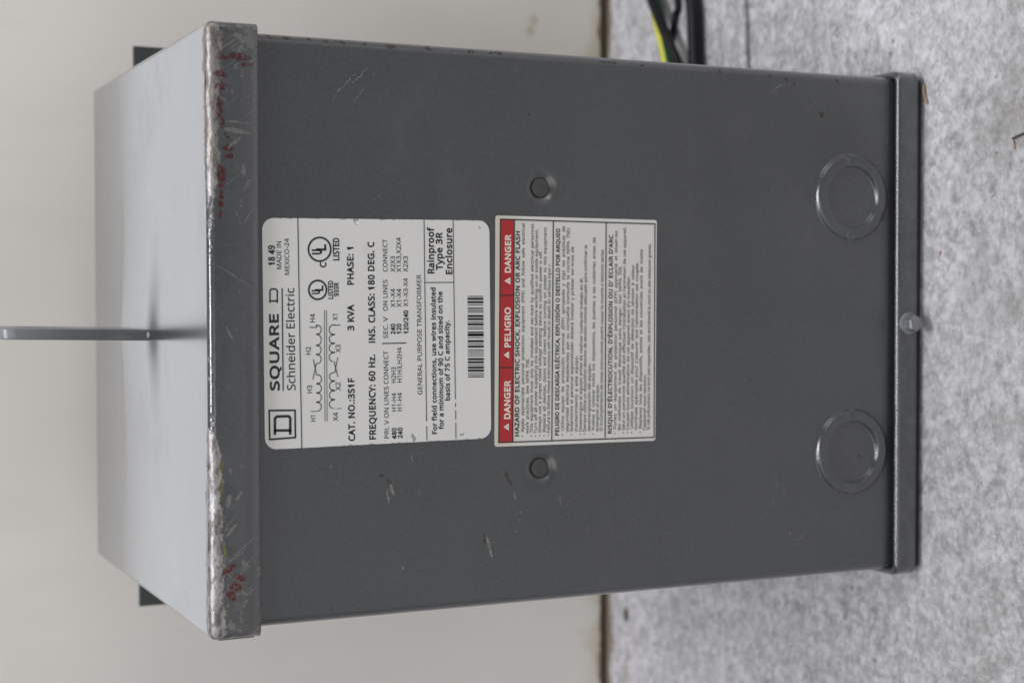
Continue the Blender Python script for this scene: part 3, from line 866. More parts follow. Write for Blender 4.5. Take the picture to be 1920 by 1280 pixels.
# ------------------------------------------------------------------ labels and their print
# letter outlines in thousandths of the type size: advance, then x and y in turn for each closed outline
GLYPHS = {
 "'": (160, [[114, 509, 99, 325, 60, 325, 46, 509]]),
 '(': (214, [[28, 195, 29, 234, 34, 272, 40, 309, 48, 346, 60, 381, 74, 416, 91, 448, 111, 480, 133, 509, 193, 509, 162, 463, 137, 413, 117, 362, 103, 307, 95, 252, 91, 196, 93, 159, 97, 123, 103, 87, 112, 52, 123, 17, 137, -18, 153, -51, 171, -82, 192, -113, 133, -113, 111, -84, 91, -53, 74, -21, 60, 12, 48, 47, 40, 84, 34, 120, 29, 157]]),
 ')': (214, [[61, -51, 77, -18, 91, 17, 101, 52, 110, 87, 116, 123, 121, 159, 122, 196, 121, 234, 116, 270, 110, 307, 101, 343, 91, 378, 77, 413, 61, 447, 43, 479, 21, 509, 81, 509, 103, 480, 123, 448, 140, 416, 154, 381, 165, 346, 174, 309, 180, 272, 184, 234, 186, 195, 184, 157, 180, 120, 174, 84, 165, 47, 154, 12, 140, -21, 123, -53, 103, -84, 81, -113, 22, -113, 43, -82]]),
 ',': (191, [[121, 20, 99, -37, 76, -91, 29, -91, 44, -34, 56, 28, 65, 83, 131, 83, 137, 75]]),
 '-': (229, [[201, 219, 201, 163, 28, 163, 28, 219]]),
 '.': (191, [[52, 54, 57, 67, 64, 76, 73, 82, 117, 82, 126, 76, 134, 67, 139, 54, 139, 23, 134, 11, 117, -5, 107, -9, 84, -9, 73, -5, 64, 2, 57, 11, 52, 23]]),
 '/': (265, [[7, 0, 196, 509, 258, 509, 68, 0]]),
 '0': (408, [[37, 203, 35, 255, 36, 307, 43, 354, 52, 396, 65, 432, 83, 462, 106, 486, 132, 503, 165, 513, 203, 516, 239, 513, 270, 503, 298, 486, 321, 462, 339, 432, 354, 396, 364, 354, 370, 307, 372, 255, 363, 145, 356, 114, 346, 86, 334, 62, 319, 42, 301, 24, 281, 11, 258, 1, 232, -5, 203, -7, 167, -4, 136, 7, 108, 24, 86, 48, 68, 78, 53, 115, 43, 156], [116, 111, 127, 87, 141, 69, 158, 57, 179, 49, 203, 46, 227, 49, 248, 57, 265, 69, 279, 87, 290, 110, 298, 139, 305, 172, 308, 211, 309, 255, 308, 298, 305, 338, 298, 370, 290, 399, 279, 422, 265, 440, 248, 453, 227, 460, 203, 463, 179, 460, 158, 453, 141, 440, 127, 422, 116, 399, 107, 370, 102, 338, 99, 298, 98, 255, 99, 211, 102, 172, 107, 139]]),
 '1': (408, [[201, 509, 253, 509, 253, 0, 192, 0, 192, 390, 193, 418, 195, 443, 174, 424, 96, 360, 63, 402]]),
 '2': (408, [[136, 508, 196, 516, 227, 514, 253, 508, 278, 499, 298, 487, 316, 472, 330, 453, 341, 431, 347, 407, 350, 380, 348, 354, 343, 330, 333, 306, 321, 282, 306, 259, 288, 237, 219, 164, 114, 60, 370, 57, 370, 0, 34, 0, 34, 52, 167, 187, 232, 255, 272, 314, 280, 334, 284, 354, 286, 377, 282, 402, 274, 424, 261, 441, 243, 453, 221, 460, 196, 462, 172, 461, 150, 457, 131, 449, 74, 414, 40, 456, 84, 487]]),
 '3': (408, [[32, 79, 101, 54, 172, 45, 214, 49, 247, 58, 271, 72, 288, 92, 298, 117, 301, 146, 299, 166, 294, 183, 284, 198, 272, 210, 256, 219, 235, 227, 213, 232, 187, 235, 109, 235, 109, 290, 186, 290, 210, 295, 230, 301, 247, 311, 261, 322, 273, 335, 281, 350, 285, 367, 287, 386, 284, 409, 276, 427, 262, 442, 243, 454, 221, 461, 195, 463, 146, 457, 104, 442, 67, 420, 35, 463, 54, 477, 77, 489, 102, 500, 131, 509, 161, 514, 194, 516, 243, 512, 282, 500, 313, 480, 334, 454, 346, 424, 351, 390, 350, 368, 346, 348, 338, 330, 329, 315, 316, 301, 302, 290, 285, 281, 266, 273, 246, 268, 246, 265, 283, 258, 314, 245, 337, 227, 354, 203, 363, 176, 367, 145, 364, 116, 358, 90, 346, 66, 330, 44, 309, 27, 282, 12, 251, 2, 214, -5, 171, -7, 98, -1, 32, 20]]),
 '4': (408, [[254, 512, 319, 512, 319, 171, 394, 171, 394, 115, 319, 115, 319, 0, 258, 0, 258, 115, 15, 115, 15, 169], [258, 171, 258, 366, 262, 444, 228, 389, 76, 171]]),
 '5': (408, [[88, 249, 57, 268, 76, 509, 331, 509, 331, 451, 130, 451, 117, 304, 150, 309, 196, 312, 229, 310, 259, 304, 286, 294, 310, 281, 330, 264, 346, 243, 357, 219, 364, 193, 367, 163, 364, 129, 357, 99, 344, 72, 327, 48, 305, 28, 279, 13, 249, 2, 215, -4, 177, -7, 103, 0, 45, 20, 45, 80, 107, 55, 178, 46, 202, 48, 224, 52, 243, 58, 260, 68, 275, 79, 287, 94, 296, 112, 301, 132, 303, 156, 299, 187, 289, 212, 272, 233, 248, 248, 216, 257, 175, 259, 130, 256]]),
 '6': (408, [[102, 176, 109, 130, 130, 88, 164, 57, 179, 51, 195, 47, 211, 45, 240, 49, 264, 59, 284, 75, 299, 97, 309, 127, 312, 163, 309, 194, 301, 219, 288, 241, 268, 257, 243, 266, 214, 269, 193, 267, 173, 263, 155, 255, 139, 245, 127, 234, 116, 220, 108, 206], [133, 290, 172, 311, 227, 318, 255, 316, 281, 310, 304, 300, 324, 286, 341, 269, 355, 248, 366, 223, 372, 195, 374, 163, 372, 131, 365, 99, 354, 73, 339, 49, 321, 29, 298, 13, 273, 2, 244, -4, 212, -7, 188, -5, 166, -1, 145, 6, 124, 17, 106, 31, 90, 48, 75, 68, 62, 91, 52, 118, 45, 147, 41, 181, 39, 218, 45, 304, 67, 385, 77, 410, 91, 432, 107, 453, 127, 471, 149, 487, 174, 499, 203, 508, 235, 513, 272, 516, 306, 514, 335, 509, 335, 456, 306, 462, 274, 465, 243, 463, 215, 457, 192, 448, 171, 436, 154, 421, 140, 403, 129, 383, 119, 362, 113, 338, 102, 258, 106, 258]]),
 '7': (408, [[97, 0, 306, 451, 31, 451, 31, 509, 372, 509, 372, 460, 166, 0]]),
 '8': (408, [[35, 130, 36, 152, 42, 172, 50, 190, 60, 206, 73, 221, 88, 235, 140, 266, 95, 298, 63, 340, 57, 356, 52, 375, 53, 419, 60, 441, 71, 460, 86, 477, 104, 490, 125, 502, 149, 509, 175, 514, 203, 516, 232, 514, 258, 510, 282, 502, 303, 491, 322, 478, 336, 461, 346, 441, 354, 419, 355, 394, 354, 374, 350, 356, 342, 340, 307, 300, 258, 269, 315, 235, 346, 208, 356, 192, 365, 174, 370, 154, 372, 131, 370, 105, 362, 80, 351, 58, 336, 39, 316, 23, 293, 10, 266, 1, 237, -5, 205, -7, 171, -5, 139, 0, 112, 9, 89, 21, 69, 37, 54, 56, 44, 77, 37, 102], [107, 85, 123, 68, 143, 53, 171, 45, 203, 43, 235, 45, 262, 53, 283, 68, 298, 85, 307, 107, 311, 131, 309, 147, 305, 162, 298, 175, 260, 209, 193, 240, 139, 211, 107, 175, 101, 162, 96, 129, 99, 106], [138, 446, 123, 432, 115, 414, 113, 392, 114, 375, 118, 361, 125, 347, 159, 317, 206, 293, 251, 317, 282, 348, 289, 361, 292, 376, 293, 392, 290, 414, 282, 432, 268, 446, 251, 457, 228, 463, 203, 465, 178, 463, 156, 457]]),
 '9': (408, [[73, 53, 102, 47, 135, 44, 167, 46, 194, 52, 218, 60, 238, 73, 255, 88, 269, 105, 281, 125, 290, 147, 297, 171, 307, 250, 303, 250, 275, 219, 236, 198, 181, 190, 154, 192, 128, 198, 105, 209, 84, 222, 68, 240, 54, 261, 44, 285, 37, 313, 36, 344, 38, 378, 44, 409, 56, 436, 71, 459, 90, 480, 113, 495, 139, 506, 167, 513, 198, 516, 222, 514, 244, 510, 266, 502, 286, 491, 304, 477, 321, 460, 335, 440, 347, 417, 357, 390, 364, 361, 369, 328, 370, 291, 364, 205, 344, 123, 332, 99, 318, 76, 302, 56, 282, 37, 260, 22, 235, 10, 206, 0, 173, -5, 137, -7, 104, -5, 73, 0], [122, 267, 140, 252, 165, 243, 195, 239, 217, 241, 236, 245, 254, 253, 270, 263, 282, 275, 293, 289, 301, 303, 306, 318, 307, 332, 300, 378, 280, 421, 246, 451, 231, 458, 215, 462, 198, 463, 171, 460, 147, 450, 126, 433, 110, 411, 100, 381, 98, 345, 100, 314, 108, 289]]),
 ':': (191, [[52, 54, 57, 67, 64, 76, 73, 82, 117, 82, 126, 76, 134, 67, 139, 54, 139, 23, 134, 11, 117, -5, 107, -9, 84, -9, 73, -5, 64, 2, 57, 11, 52, 23], [64, 381, 84, 391, 107, 391, 126, 381, 134, 372, 139, 360, 139, 328, 134, 315, 126, 306, 107, 296, 84, 296, 64, 306, 57, 315, 52, 328, 52, 360, 57, 372]]),
 'A': (455, [[199, 511, 257, 511, 455, 0, 388, 0, 327, 157, 125, 157, 65, 0, 0, 0], [147, 214, 307, 214, 251, 369, 243, 389, 227, 444, 204, 369]]),
 'B': (463, [[235, 54, 276, 57, 307, 66, 330, 81, 345, 99, 354, 123, 356, 149, 351, 182, 345, 196, 335, 209, 322, 219, 306, 227, 285, 234, 260, 237, 231, 239, 133, 239, 133, 54], [214, 509, 273, 505, 321, 496, 359, 481, 386, 457, 402, 425, 408, 383, 406, 363, 402, 346, 396, 330, 388, 314, 377, 302, 363, 291, 348, 282, 330, 274, 311, 270, 311, 266, 369, 248, 385, 237, 398, 225, 410, 210, 418, 191, 423, 170, 425, 145, 422, 115, 415, 89, 403, 66, 387, 46, 367, 29, 342, 17, 314, 7, 282, 2, 248, 0, 69, 0, 69, 509], [133, 292, 227, 292, 266, 294, 297, 301, 317, 313, 330, 330, 338, 350, 341, 376, 338, 401, 328, 421, 312, 435, 288, 446, 257, 452, 218, 454, 133, 454]]),
 'C': (450, [[114, 214, 120, 178, 131, 146, 146, 117, 165, 93, 189, 74, 217, 60, 250, 52, 286, 49, 350, 55, 409, 69, 409, 13, 349, -2, 277, -7, 228, -4, 185, 7, 147, 25, 115, 50, 90, 80, 69, 116, 55, 158, 46, 204, 44, 255, 45, 292, 51, 328, 60, 361, 72, 391, 88, 418, 107, 443, 129, 465, 155, 482, 183, 497, 215, 507, 250, 513, 288, 516, 363, 508, 428, 486, 402, 432, 350, 451, 287, 459, 261, 458, 236, 453, 214, 446, 193, 435, 174, 421, 158, 405, 144, 386, 132, 364, 123, 340, 116, 314, 113, 285, 111, 254]]),
 'D': (520, [[226, 509, 274, 505, 319, 496, 359, 480, 394, 458, 423, 430, 446, 396, 463, 356, 473, 311, 476, 259, 473, 205, 463, 157, 445, 116, 421, 81, 390, 52, 354, 29, 312, 13, 264, 4, 211, 0, 69, 0, 69, 509], [203, 55, 266, 60, 317, 77, 357, 106, 386, 146, 403, 195, 409, 257, 406, 299, 399, 337, 386, 369, 370, 394, 347, 417, 321, 433, 290, 444, 255, 451, 217, 454, 133, 454, 133, 55]]),
 'E': (396, [[354, 56, 354, 0, 69, 0, 69, 509, 354, 509, 354, 452, 133, 452, 133, 293, 340, 293, 340, 238, 133, 238, 133, 56]]),
 'F': (370, [[69, 509, 354, 509, 354, 452, 133, 452, 133, 272, 340, 272, 340, 216, 133, 216, 133, 0, 69, 0]]),
 'G': (519, [[47, 305, 58, 351, 75, 393, 99, 428, 129, 459, 165, 483, 207, 501, 254, 513, 307, 516, 388, 508, 458, 486, 434, 430, 374, 451, 304, 459, 265, 457, 230, 449, 200, 434, 173, 416, 151, 392, 133, 363, 121, 331, 113, 295, 110, 254, 113, 216, 119, 179, 130, 147, 146, 118, 166, 94, 192, 75, 223, 60, 259, 52, 302, 49, 359, 52, 402, 60, 402, 211, 290, 211, 290, 268, 465, 268, 465, 20, 383, -1, 287, -7, 237, -4, 193, 7, 154, 25, 121, 49, 93, 79, 72, 115, 56, 156, 46, 203, 44, 254]]),
 'H': (528, [[69, 509, 133, 509, 133, 293, 394, 293, 394, 509, 458, 509, 458, 0, 394, 0, 394, 237, 133, 237, 133, 0, 69, 0]]),
 'I': (202, [[133, 509, 133, 0, 69, 0, 69, 509]]),
 'J': (195, [[-56, -126, -56, -72, -31, -77, -4, -79, 29, -72, 40, -66, 56, -47, 61, -34, 65, -17, 66, 3, 66, 509, 130, 509, 130, 8, 128, -23, 123, -50, 114, -73, 101, -92, 85, -108, 67, -120, 46, -129, 22, -133, -3, -135, -33, -133]]),
 'K': (441, [[69, 509, 133, 509, 133, 258, 221, 354, 358, 509, 433, 509, 232, 287, 441, 0, 365, 0, 186, 243, 133, 197, 133, 0, 69, 0]]),
 'L': (373, [[133, 509, 133, 57, 355, 57, 355, 0, 69, 0, 69, 509]]),
 'M': (646, [[128, 362, 128, 0, 69, 0, 69, 509, 163, 509, 321, 91, 483, 509, 577, 509, 577, 0, 513, 0, 513, 313, 514, 362, 516, 409, 519, 445, 346, 0, 293, 0, 126, 446, 126, 410]]),
 'N': (541, [[127, 336, 128, 284, 128, 0, 69, 0, 69, 509, 143, 509, 415, 88, 416, 122, 412, 221, 412, 509, 473, 509, 473, 0, 397, 0, 125, 423, 125, 384]]),
 'O': (556, [[45, 218, 44, 256, 46, 306, 55, 352, 69, 393, 89, 428, 115, 459, 147, 484, 185, 502, 229, 513, 279, 516, 328, 513, 370, 502, 408, 484, 440, 459, 465, 429, 486, 393, 501, 352, 510, 306, 513, 255, 512, 217, 506, 181, 498, 147, 486, 117, 472, 90, 453, 65, 432, 44, 408, 26, 380, 12, 349, 1, 315, -5, 279, -7, 241, -5, 206, 1, 174, 12, 147, 26, 123, 44, 101, 65, 84, 90, 69, 117, 58, 148, 50, 181], [129, 145, 143, 116, 162, 92, 184, 74, 211, 60, 243, 52, 279, 49, 314, 52, 346, 60, 373, 74, 395, 92, 413, 116, 427, 145, 437, 178, 443, 214, 445, 255, 441, 314, 427, 365, 405, 406, 374, 436, 331, 454, 279, 460, 243, 457, 211, 449, 184, 435, 162, 417, 143, 394, 129, 365, 119, 332, 113, 296, 111, 255, 113, 214, 119, 178]]),
 'P': (431, [[69, 509, 203, 509, 264, 505, 313, 491, 349, 469, 374, 440, 390, 403, 394, 359, 385, 298, 365, 263, 351, 247, 333, 233, 312, 221, 288, 211, 259, 204, 227, 200, 192, 198, 133, 198, 133, 0, 69, 0], [215, 254, 242, 258, 265, 263, 284, 272, 300, 282, 313, 297, 322, 313, 327, 333, 329, 356, 325, 386, 314, 410, 297, 430, 272, 443, 239, 451, 198, 454, 133, 454, 133, 253, 185, 253]]),
 'Q': (556, [[58, 148, 50, 181, 45, 218, 44, 256, 46, 306, 55, 352, 69, 393, 89, 428, 115, 459, 147, 484, 185, 502, 229, 513, 279, 516, 328, 513, 370, 502, 408, 484, 440, 459, 465, 429, 486, 393, 501, 352, 510, 306, 513, 255, 511, 215, 505, 178, 497, 142, 483, 110, 466, 82, 447, 57, 423, 36, 395, 19, 365, 5, 487, -121, 394, -121, 297, -6, 241, -5, 206, 1, 174, 12, 147, 26, 123, 44, 101, 65, 84, 90, 69, 117], [143, 116, 162, 92, 184, 74, 211, 60, 243, 52, 279, 49, 314, 52, 346, 60, 373, 74, 395, 92, 413, 116, 427, 145, 437, 178, 443, 214, 445, 255, 441, 314, 427, 365, 405, 406, 374, 436, 331, 454, 279, 460, 243, 457, 211, 449, 184, 435, 162, 417, 143, 394, 129, 365, 119, 332, 113, 296, 111, 255, 113, 214, 119, 178, 129, 145]]),
 'R': (443, [[69, 509, 210, 509, 250, 507, 284, 502, 314, 493, 338, 480, 359, 464, 375, 444, 386, 421, 393, 394, 394, 364, 393, 338, 388, 316, 379, 297, 369, 280, 356, 265, 342, 253, 293, 228, 433, 0, 358, 0, 235, 211, 133, 211, 133, 0, 69, 0], [133, 453, 133, 265, 210, 265, 247, 267, 277, 275, 300, 289, 315, 308, 325, 332, 329, 362, 327, 382, 322, 400, 315, 415, 305, 426, 291, 436, 275, 444, 255, 449, 232, 452, 206, 453]]),
 'S': (391, [[36, 78, 100, 58, 179, 49, 203, 50, 224, 53, 243, 59, 258, 66, 271, 76, 281, 87, 288, 100, 292, 115, 293, 131, 292, 146, 289, 160, 274, 184, 262, 194, 246, 204, 174, 235, 116, 261, 76, 293, 51, 333, 43, 386, 45, 412, 52, 435, 63, 456, 79, 473, 98, 489, 121, 500, 147, 509, 175, 514, 205, 516, 282, 508, 346, 488, 325, 433, 268, 451, 203, 459, 166, 456, 150, 450, 126, 434, 118, 425, 108, 400, 108, 370, 112, 355, 118, 343, 127, 331, 153, 312, 219, 282, 295, 248, 314, 235, 330, 219, 342, 203, 351, 183, 356, 161, 358, 136, 355, 107, 348, 82, 336, 59, 319, 39, 298, 23, 273, 10, 243, 1, 211, -5, 176, -7, 122, -4, 74, 4, 36, 17]]),
 'T': (396, [[388, 509, 388, 452, 230, 452, 230, 0, 166, 0, 166, 452, 7, 452, 7, 509]]),
 'U': (521, [[69, 128, 64, 181, 64, 509, 128, 509, 128, 179, 131, 140, 143, 108, 162, 83, 187, 64, 220, 52, 261, 49, 290, 51, 315, 56, 337, 65, 354, 78, 369, 93, 379, 112, 386, 132, 391, 155, 393, 179, 393, 509, 456, 509, 456, 179, 454, 146, 447, 114, 434, 84, 418, 58, 396, 36, 370, 18, 338, 4, 300, -4, 258, -7, 200, -2, 152, 16, 114, 44, 86, 83]]),
 'V': (427, [[214, 71, 222, 106, 246, 184, 360, 509, 427, 509, 246, 0, 181, 0, 0, 509, 67, 509, 195, 142]]),
 'W': (663, [[76, 509, 155, 198, 163, 165, 179, 77, 183, 106, 189, 137, 197, 170, 206, 202, 296, 509, 362, 509, 455, 200, 465, 166, 473, 134, 483, 77, 489, 115, 497, 155, 586, 509, 653, 509, 518, 0, 453, 0, 354, 333, 331, 418, 329, 433, 321, 394, 304, 331, 208, 0, 143, 0, 9, 509]]),
 'X': (418, [[3, 0, 171, 265, 13, 509, 84, 509, 210, 309, 335, 509, 402, 509, 245, 266, 415, 0, 342, 0, 207, 221, 70, 0]]),
 'Y': (403, [[234, 0, 170, 0, 170, 195, 0, 509, 70, 509, 202, 258, 334, 509, 403, 509, 234, 197]]),
 'Z': (408, [[295, 451, 36, 451, 36, 509, 372, 509, 372, 460, 105, 57, 379, 57, 379, 0, 27, 0, 27, 49]]),
 'a': (400, [[35, 82, 33, 106, 38, 141, 52, 171, 77, 195, 113, 211, 159, 223, 216, 228, 281, 230, 281, 253, 278, 282, 272, 304, 260, 319, 244, 330, 225, 336, 202, 338, 145, 329, 94, 308, 75, 355, 134, 378, 205, 388, 248, 385, 282, 375, 308, 358, 327, 333, 338, 300, 342, 260, 342, 0, 297, 0, 284, 54, 248, 20, 208, -1, 153, -7, 131, -6, 110, -2, 91, 5, 75, 14, 60, 27, 49, 43, 40, 60], [107, 70, 117, 59, 131, 50, 148, 45, 167, 44, 198, 46, 225, 55, 248, 70, 266, 91, 276, 119, 280, 153, 280, 187, 224, 185, 181, 180, 148, 173, 125, 162, 110, 147, 100, 128, 98, 106, 99, 86]]),
 'b': (438, [[60, 541, 123, 541, 123, 364, 120, 331, 123, 331, 150, 360, 168, 372, 189, 381, 213, 386, 242, 388, 286, 383, 324, 366, 356, 338, 380, 300, 394, 251, 399, 191, 397, 149, 390, 113, 379, 81, 364, 54, 346, 32, 324, 15, 299, 3, 272, -4, 242, -7, 213, -5, 189, 0, 168, 9, 150, 21, 136, 34, 123, 49, 118, 49, 106, 0, 60, 0], [147, 83, 166, 61, 195, 49, 232, 45, 264, 49, 289, 61, 309, 83, 322, 112, 331, 147, 334, 192, 331, 235, 322, 272, 309, 300, 289, 320, 263, 332, 231, 337, 205, 335, 184, 330, 167, 321, 153, 309, 141, 293, 133, 274, 128, 251, 124, 224, 123, 193, 126, 147, 133, 111]]),
 'c': (342, [[61, 77, 49, 109, 42, 147, 39, 189, 42, 233, 50, 271, 63, 304, 80, 330, 101, 352, 126, 369, 155, 380, 185, 386, 218, 389, 274, 383, 318, 369, 299, 316, 259, 329, 217, 334, 193, 332, 171, 327, 153, 318, 138, 305, 125, 289, 116, 269, 109, 246, 106, 219, 104, 189, 106, 161, 109, 135, 116, 112, 125, 92, 138, 76, 153, 63, 170, 54, 190, 49, 213, 47, 268, 53, 312, 69, 312, 13, 270, -2, 214, -7, 181, -4, 151, 2, 123, 13, 99, 30, 78, 52]]),
 'd': (438, [[39, 190, 44, 251, 59, 300, 83, 338, 114, 367, 152, 384, 196, 389, 249, 381, 287, 362, 314, 332, 319, 332, 316, 360, 314, 389, 314, 541, 378, 541, 378, 0, 327, 0, 318, 52, 314, 52, 287, 21, 248, 1, 196, -7, 152, -2, 114, 15, 82, 43, 58, 81, 44, 130], [130, 83, 149, 61, 175, 49, 206, 45, 243, 49, 271, 60, 291, 78, 305, 104, 313, 137, 313, 234, 305, 270, 292, 298, 272, 320, 243, 333, 205, 337, 174, 332, 149, 319, 130, 297, 115, 266, 107, 231, 104, 189, 107, 147, 115, 111]]),
 'e': (402, [[39, 188, 42, 228, 49, 264, 60, 296, 76, 323, 96, 346, 119, 365, 146, 378, 176, 386, 208, 389, 239, 386, 267, 379, 292, 368, 314, 352, 332, 331, 346, 307, 357, 280, 363, 250, 365, 217, 365, 179, 104, 179, 108, 139, 119, 106, 137, 80, 161, 61, 191, 50, 226, 46, 290, 53, 348, 73, 348, 18, 290, -1, 223, -7, 188, -4, 156, 3, 127, 15, 101, 32, 80, 54, 62, 81, 50, 112, 42, 148], [137, 309, 122, 287, 111, 260, 106, 228, 300, 228, 296, 268, 290, 286, 272, 314, 245, 331, 227, 336, 207, 338, 179, 335, 155, 325]]),
 'f': (245, [[77, 384, 77, 406, 79, 437, 84, 464, 92, 486, 103, 505, 117, 520, 135, 530, 155, 538, 177, 544, 202, 545, 243, 541, 275, 532, 259, 483, 233, 490, 203, 494, 183, 491, 168, 484, 155, 473, 147, 456, 142, 434, 140, 407, 140, 382, 236, 382, 236, 333, 140, 333, 140, 0, 77, 0, 77, 333, 11, 333, 11, 362]]),
 'g': (438, [[58, 84, 44, 132, 39, 190, 44, 247, 58, 295, 81, 335, 112, 365, 150, 383, 196, 389, 220, 387, 243, 383, 264, 375, 283, 363, 300, 349, 315, 331, 319, 331, 328, 382, 378, 382, 378, -6, 376, -41, 370, -71, 359, -97, 345, -120, 326, -138, 303, -153, 275, -163, 243, -169, 207, -171, 131, -165, 69, -147, 69, -89, 132, -111, 211, -119, 241, -115, 266, -106, 288, -90, 303, -68, 313, -43, 315, -12, 318, 51, 314, 51, 300, 33, 284, 19, 266, 7, 244, -1, 222, -5, 196, -7, 151, -2, 112, 16, 81, 45], [150, 60, 175, 48, 206, 44, 256, 52, 269, 58, 290, 76, 310, 116, 316, 175, 315, 223, 311, 251, 305, 274, 295, 294, 283, 309, 268, 322, 250, 330, 228, 335, 204, 337, 184, 334, 166, 329, 150, 319, 136, 306, 124, 290, 115, 269, 109, 246, 106, 219, 104, 189, 107, 147, 115, 110, 130, 82]]),
 'h': (441, [[123, 541, 123, 354, 120, 329, 124, 329, 155, 362, 196, 381, 243, 388, 272, 386, 298, 382, 320, 374, 339, 362, 354, 347, 367, 329, 376, 306, 381, 279, 383, 249, 383, 0, 321, 0, 321, 244, 318, 273, 312, 296, 300, 314, 283, 326, 262, 334, 235, 337, 209, 335, 187, 329, 168, 320, 154, 308, 142, 292, 133, 274, 128, 251, 124, 226, 123, 197, 123, 0, 60, 0, 60, 541]]),
 'i': (184, [[60, 463, 60, 508, 74, 521, 92, 525, 118, 515, 124, 508, 128, 497, 128, 473, 118, 455, 92, 445, 74, 449], [123, 382, 123, 0, 60, 0, 60, 382]]),
 'j': (184, [[35, -114, 45, -107, 54, -96, 59, -80, 60, -60, 60, 382, 123, 382, 123, -57, 122, -80, 118, -100, 112, -118, 103, -134, 91, -147, 77, -157, 60, -165, 39, -170, 16, -171, -16, -169, -39, -163, -39, -112, -17, -117, 8, -119], [60, 508, 74, 521, 92, 525, 118, 515, 124, 508, 128, 497, 128, 473, 118, 455, 92, 445, 74, 449, 60, 463]]),
 'k': (380, [[168, 253, 290, 382, 363, 382, 209, 219, 374, 0, 298, 0, 166, 178, 123, 140, 123, 0, 60, 0, 60, 541, 123, 541, 123, 258, 120, 196]]),
 'l': (184, [[123, 541, 123, 0, 60, 0, 60, 541]]),
 'm': (666, [[60, 382, 111, 382, 121, 330, 124, 330, 154, 363, 193, 383, 236, 389, 265, 387, 289, 382, 310, 373, 328, 361, 343, 345, 354, 325, 357, 325, 371, 345, 389, 361, 410, 373, 432, 382, 455, 387, 480, 389, 519, 386, 552, 374, 577, 356, 594, 330, 605, 293, 608, 249, 608, 0, 546, 0, 546, 246, 545, 274, 538, 296, 528, 314, 513, 326, 493, 334, 469, 337, 435, 332, 409, 322, 389, 304, 376, 280, 368, 249, 365, 211, 365, 0, 304, 0, 304, 246, 295, 296, 289, 308, 280, 319, 257, 332, 225, 337, 202, 335, 181, 329, 164, 320, 151, 308, 140, 292, 133, 274, 124, 227, 123, 198, 123, 0, 60, 0]]),
 'n': (441, [[60, 382, 111, 382, 121, 330, 124, 330, 155, 363, 197, 383, 244, 389, 286, 386, 321, 374, 347, 356, 367, 330, 378, 293, 383, 249, 383, 0, 321, 0, 321, 244, 318, 273, 312, 296, 300, 314, 283, 326, 262, 334, 235, 337, 197, 332, 168, 321, 147, 300, 134, 274, 126, 239, 123, 198, 123, 0, 60, 0]]),
 'o': (431, [[45, 133, 41, 161, 39, 192, 42, 232, 49, 267, 60, 298, 77, 326, 98, 348, 122, 366, 150, 378, 181, 386, 217, 389, 250, 386, 281, 378, 308, 366, 332, 348, 354, 326, 370, 298, 383, 267, 390, 232, 393, 192, 391, 161, 387, 133, 380, 107, 370, 84, 359, 63, 345, 45, 328, 29, 309, 16, 288, 6, 266, -1, 241, -5, 214, -7, 190, -5, 167, -1, 145, 6, 124, 16, 106, 29, 89, 45, 75, 63, 62, 84, 52, 107], [125, 93, 138, 76, 153, 63, 171, 52, 192, 47, 216, 45, 240, 47, 261, 52, 279, 63, 294, 76, 306, 93, 316, 114, 322, 137, 326, 163, 328, 192, 326, 220, 322, 246, 315, 269, 306, 289, 294, 306, 279, 319, 261, 329, 240, 334, 215, 337, 179, 332, 152, 319, 131, 298, 115, 269, 107, 234, 104, 192, 106, 163, 109, 137, 115, 114]]),
 'p': (438, [[123, -14, 123, -171, 60, -171, 60, 382, 112, 382, 121, 330, 151, 360, 189, 381, 243, 389, 286, 384, 324, 367, 356, 340, 380, 301, 394, 252, 399, 192, 397, 151, 390, 115, 379, 83, 364, 55, 346, 33, 324, 15, 299, 3, 272, -4, 242, -7, 189, 1, 151, 21, 123, 49, 119, 49, 122, 18], [133, 112, 141, 91, 153, 76, 167, 62, 185, 52, 207, 47, 232, 45, 254, 47, 274, 53, 290, 64, 303, 78, 314, 96, 323, 116, 330, 139, 333, 165, 334, 193, 331, 233, 322, 268, 309, 297, 289, 319, 263, 332, 231, 337, 207, 335, 187, 330, 169, 322, 155, 310, 143, 296, 135, 278, 129, 257, 125, 232, 124, 162, 128, 135]]),
 'q': (438, [[39, 190, 42, 232, 48, 268, 60, 300, 74, 327, 92, 349, 115, 367, 139, 379, 167, 386, 196, 389, 225, 387, 249, 381, 270, 372, 288, 360, 303, 346, 315, 330, 328, 382, 378, 382, 378, -171, 314, -171, 314, -8, 315, 22, 318, 52, 314, 52, 302, 36, 287, 22, 269, 10, 248, 1, 223, -5, 195, -7, 151, -2, 114, 15, 83, 43, 59, 81, 44, 130], [130, 83, 149, 62, 175, 49, 207, 45, 231, 46, 252, 52, 270, 60, 284, 70, 296, 85, 304, 103, 310, 124, 314, 149, 313, 234, 305, 271, 291, 299, 271, 321, 243, 333, 205, 337, 174, 332, 148, 319, 129, 297, 115, 266, 107, 231, 104, 189, 107, 147, 115, 112]]),
 'r': (294, [[151, 351, 190, 378, 205, 385, 221, 388, 239, 389, 262, 388, 283, 385, 275, 327, 235, 332, 193, 322, 156, 297, 132, 257, 123, 203, 123, 0, 60, 0, 60, 382, 112, 382, 119, 312]]),
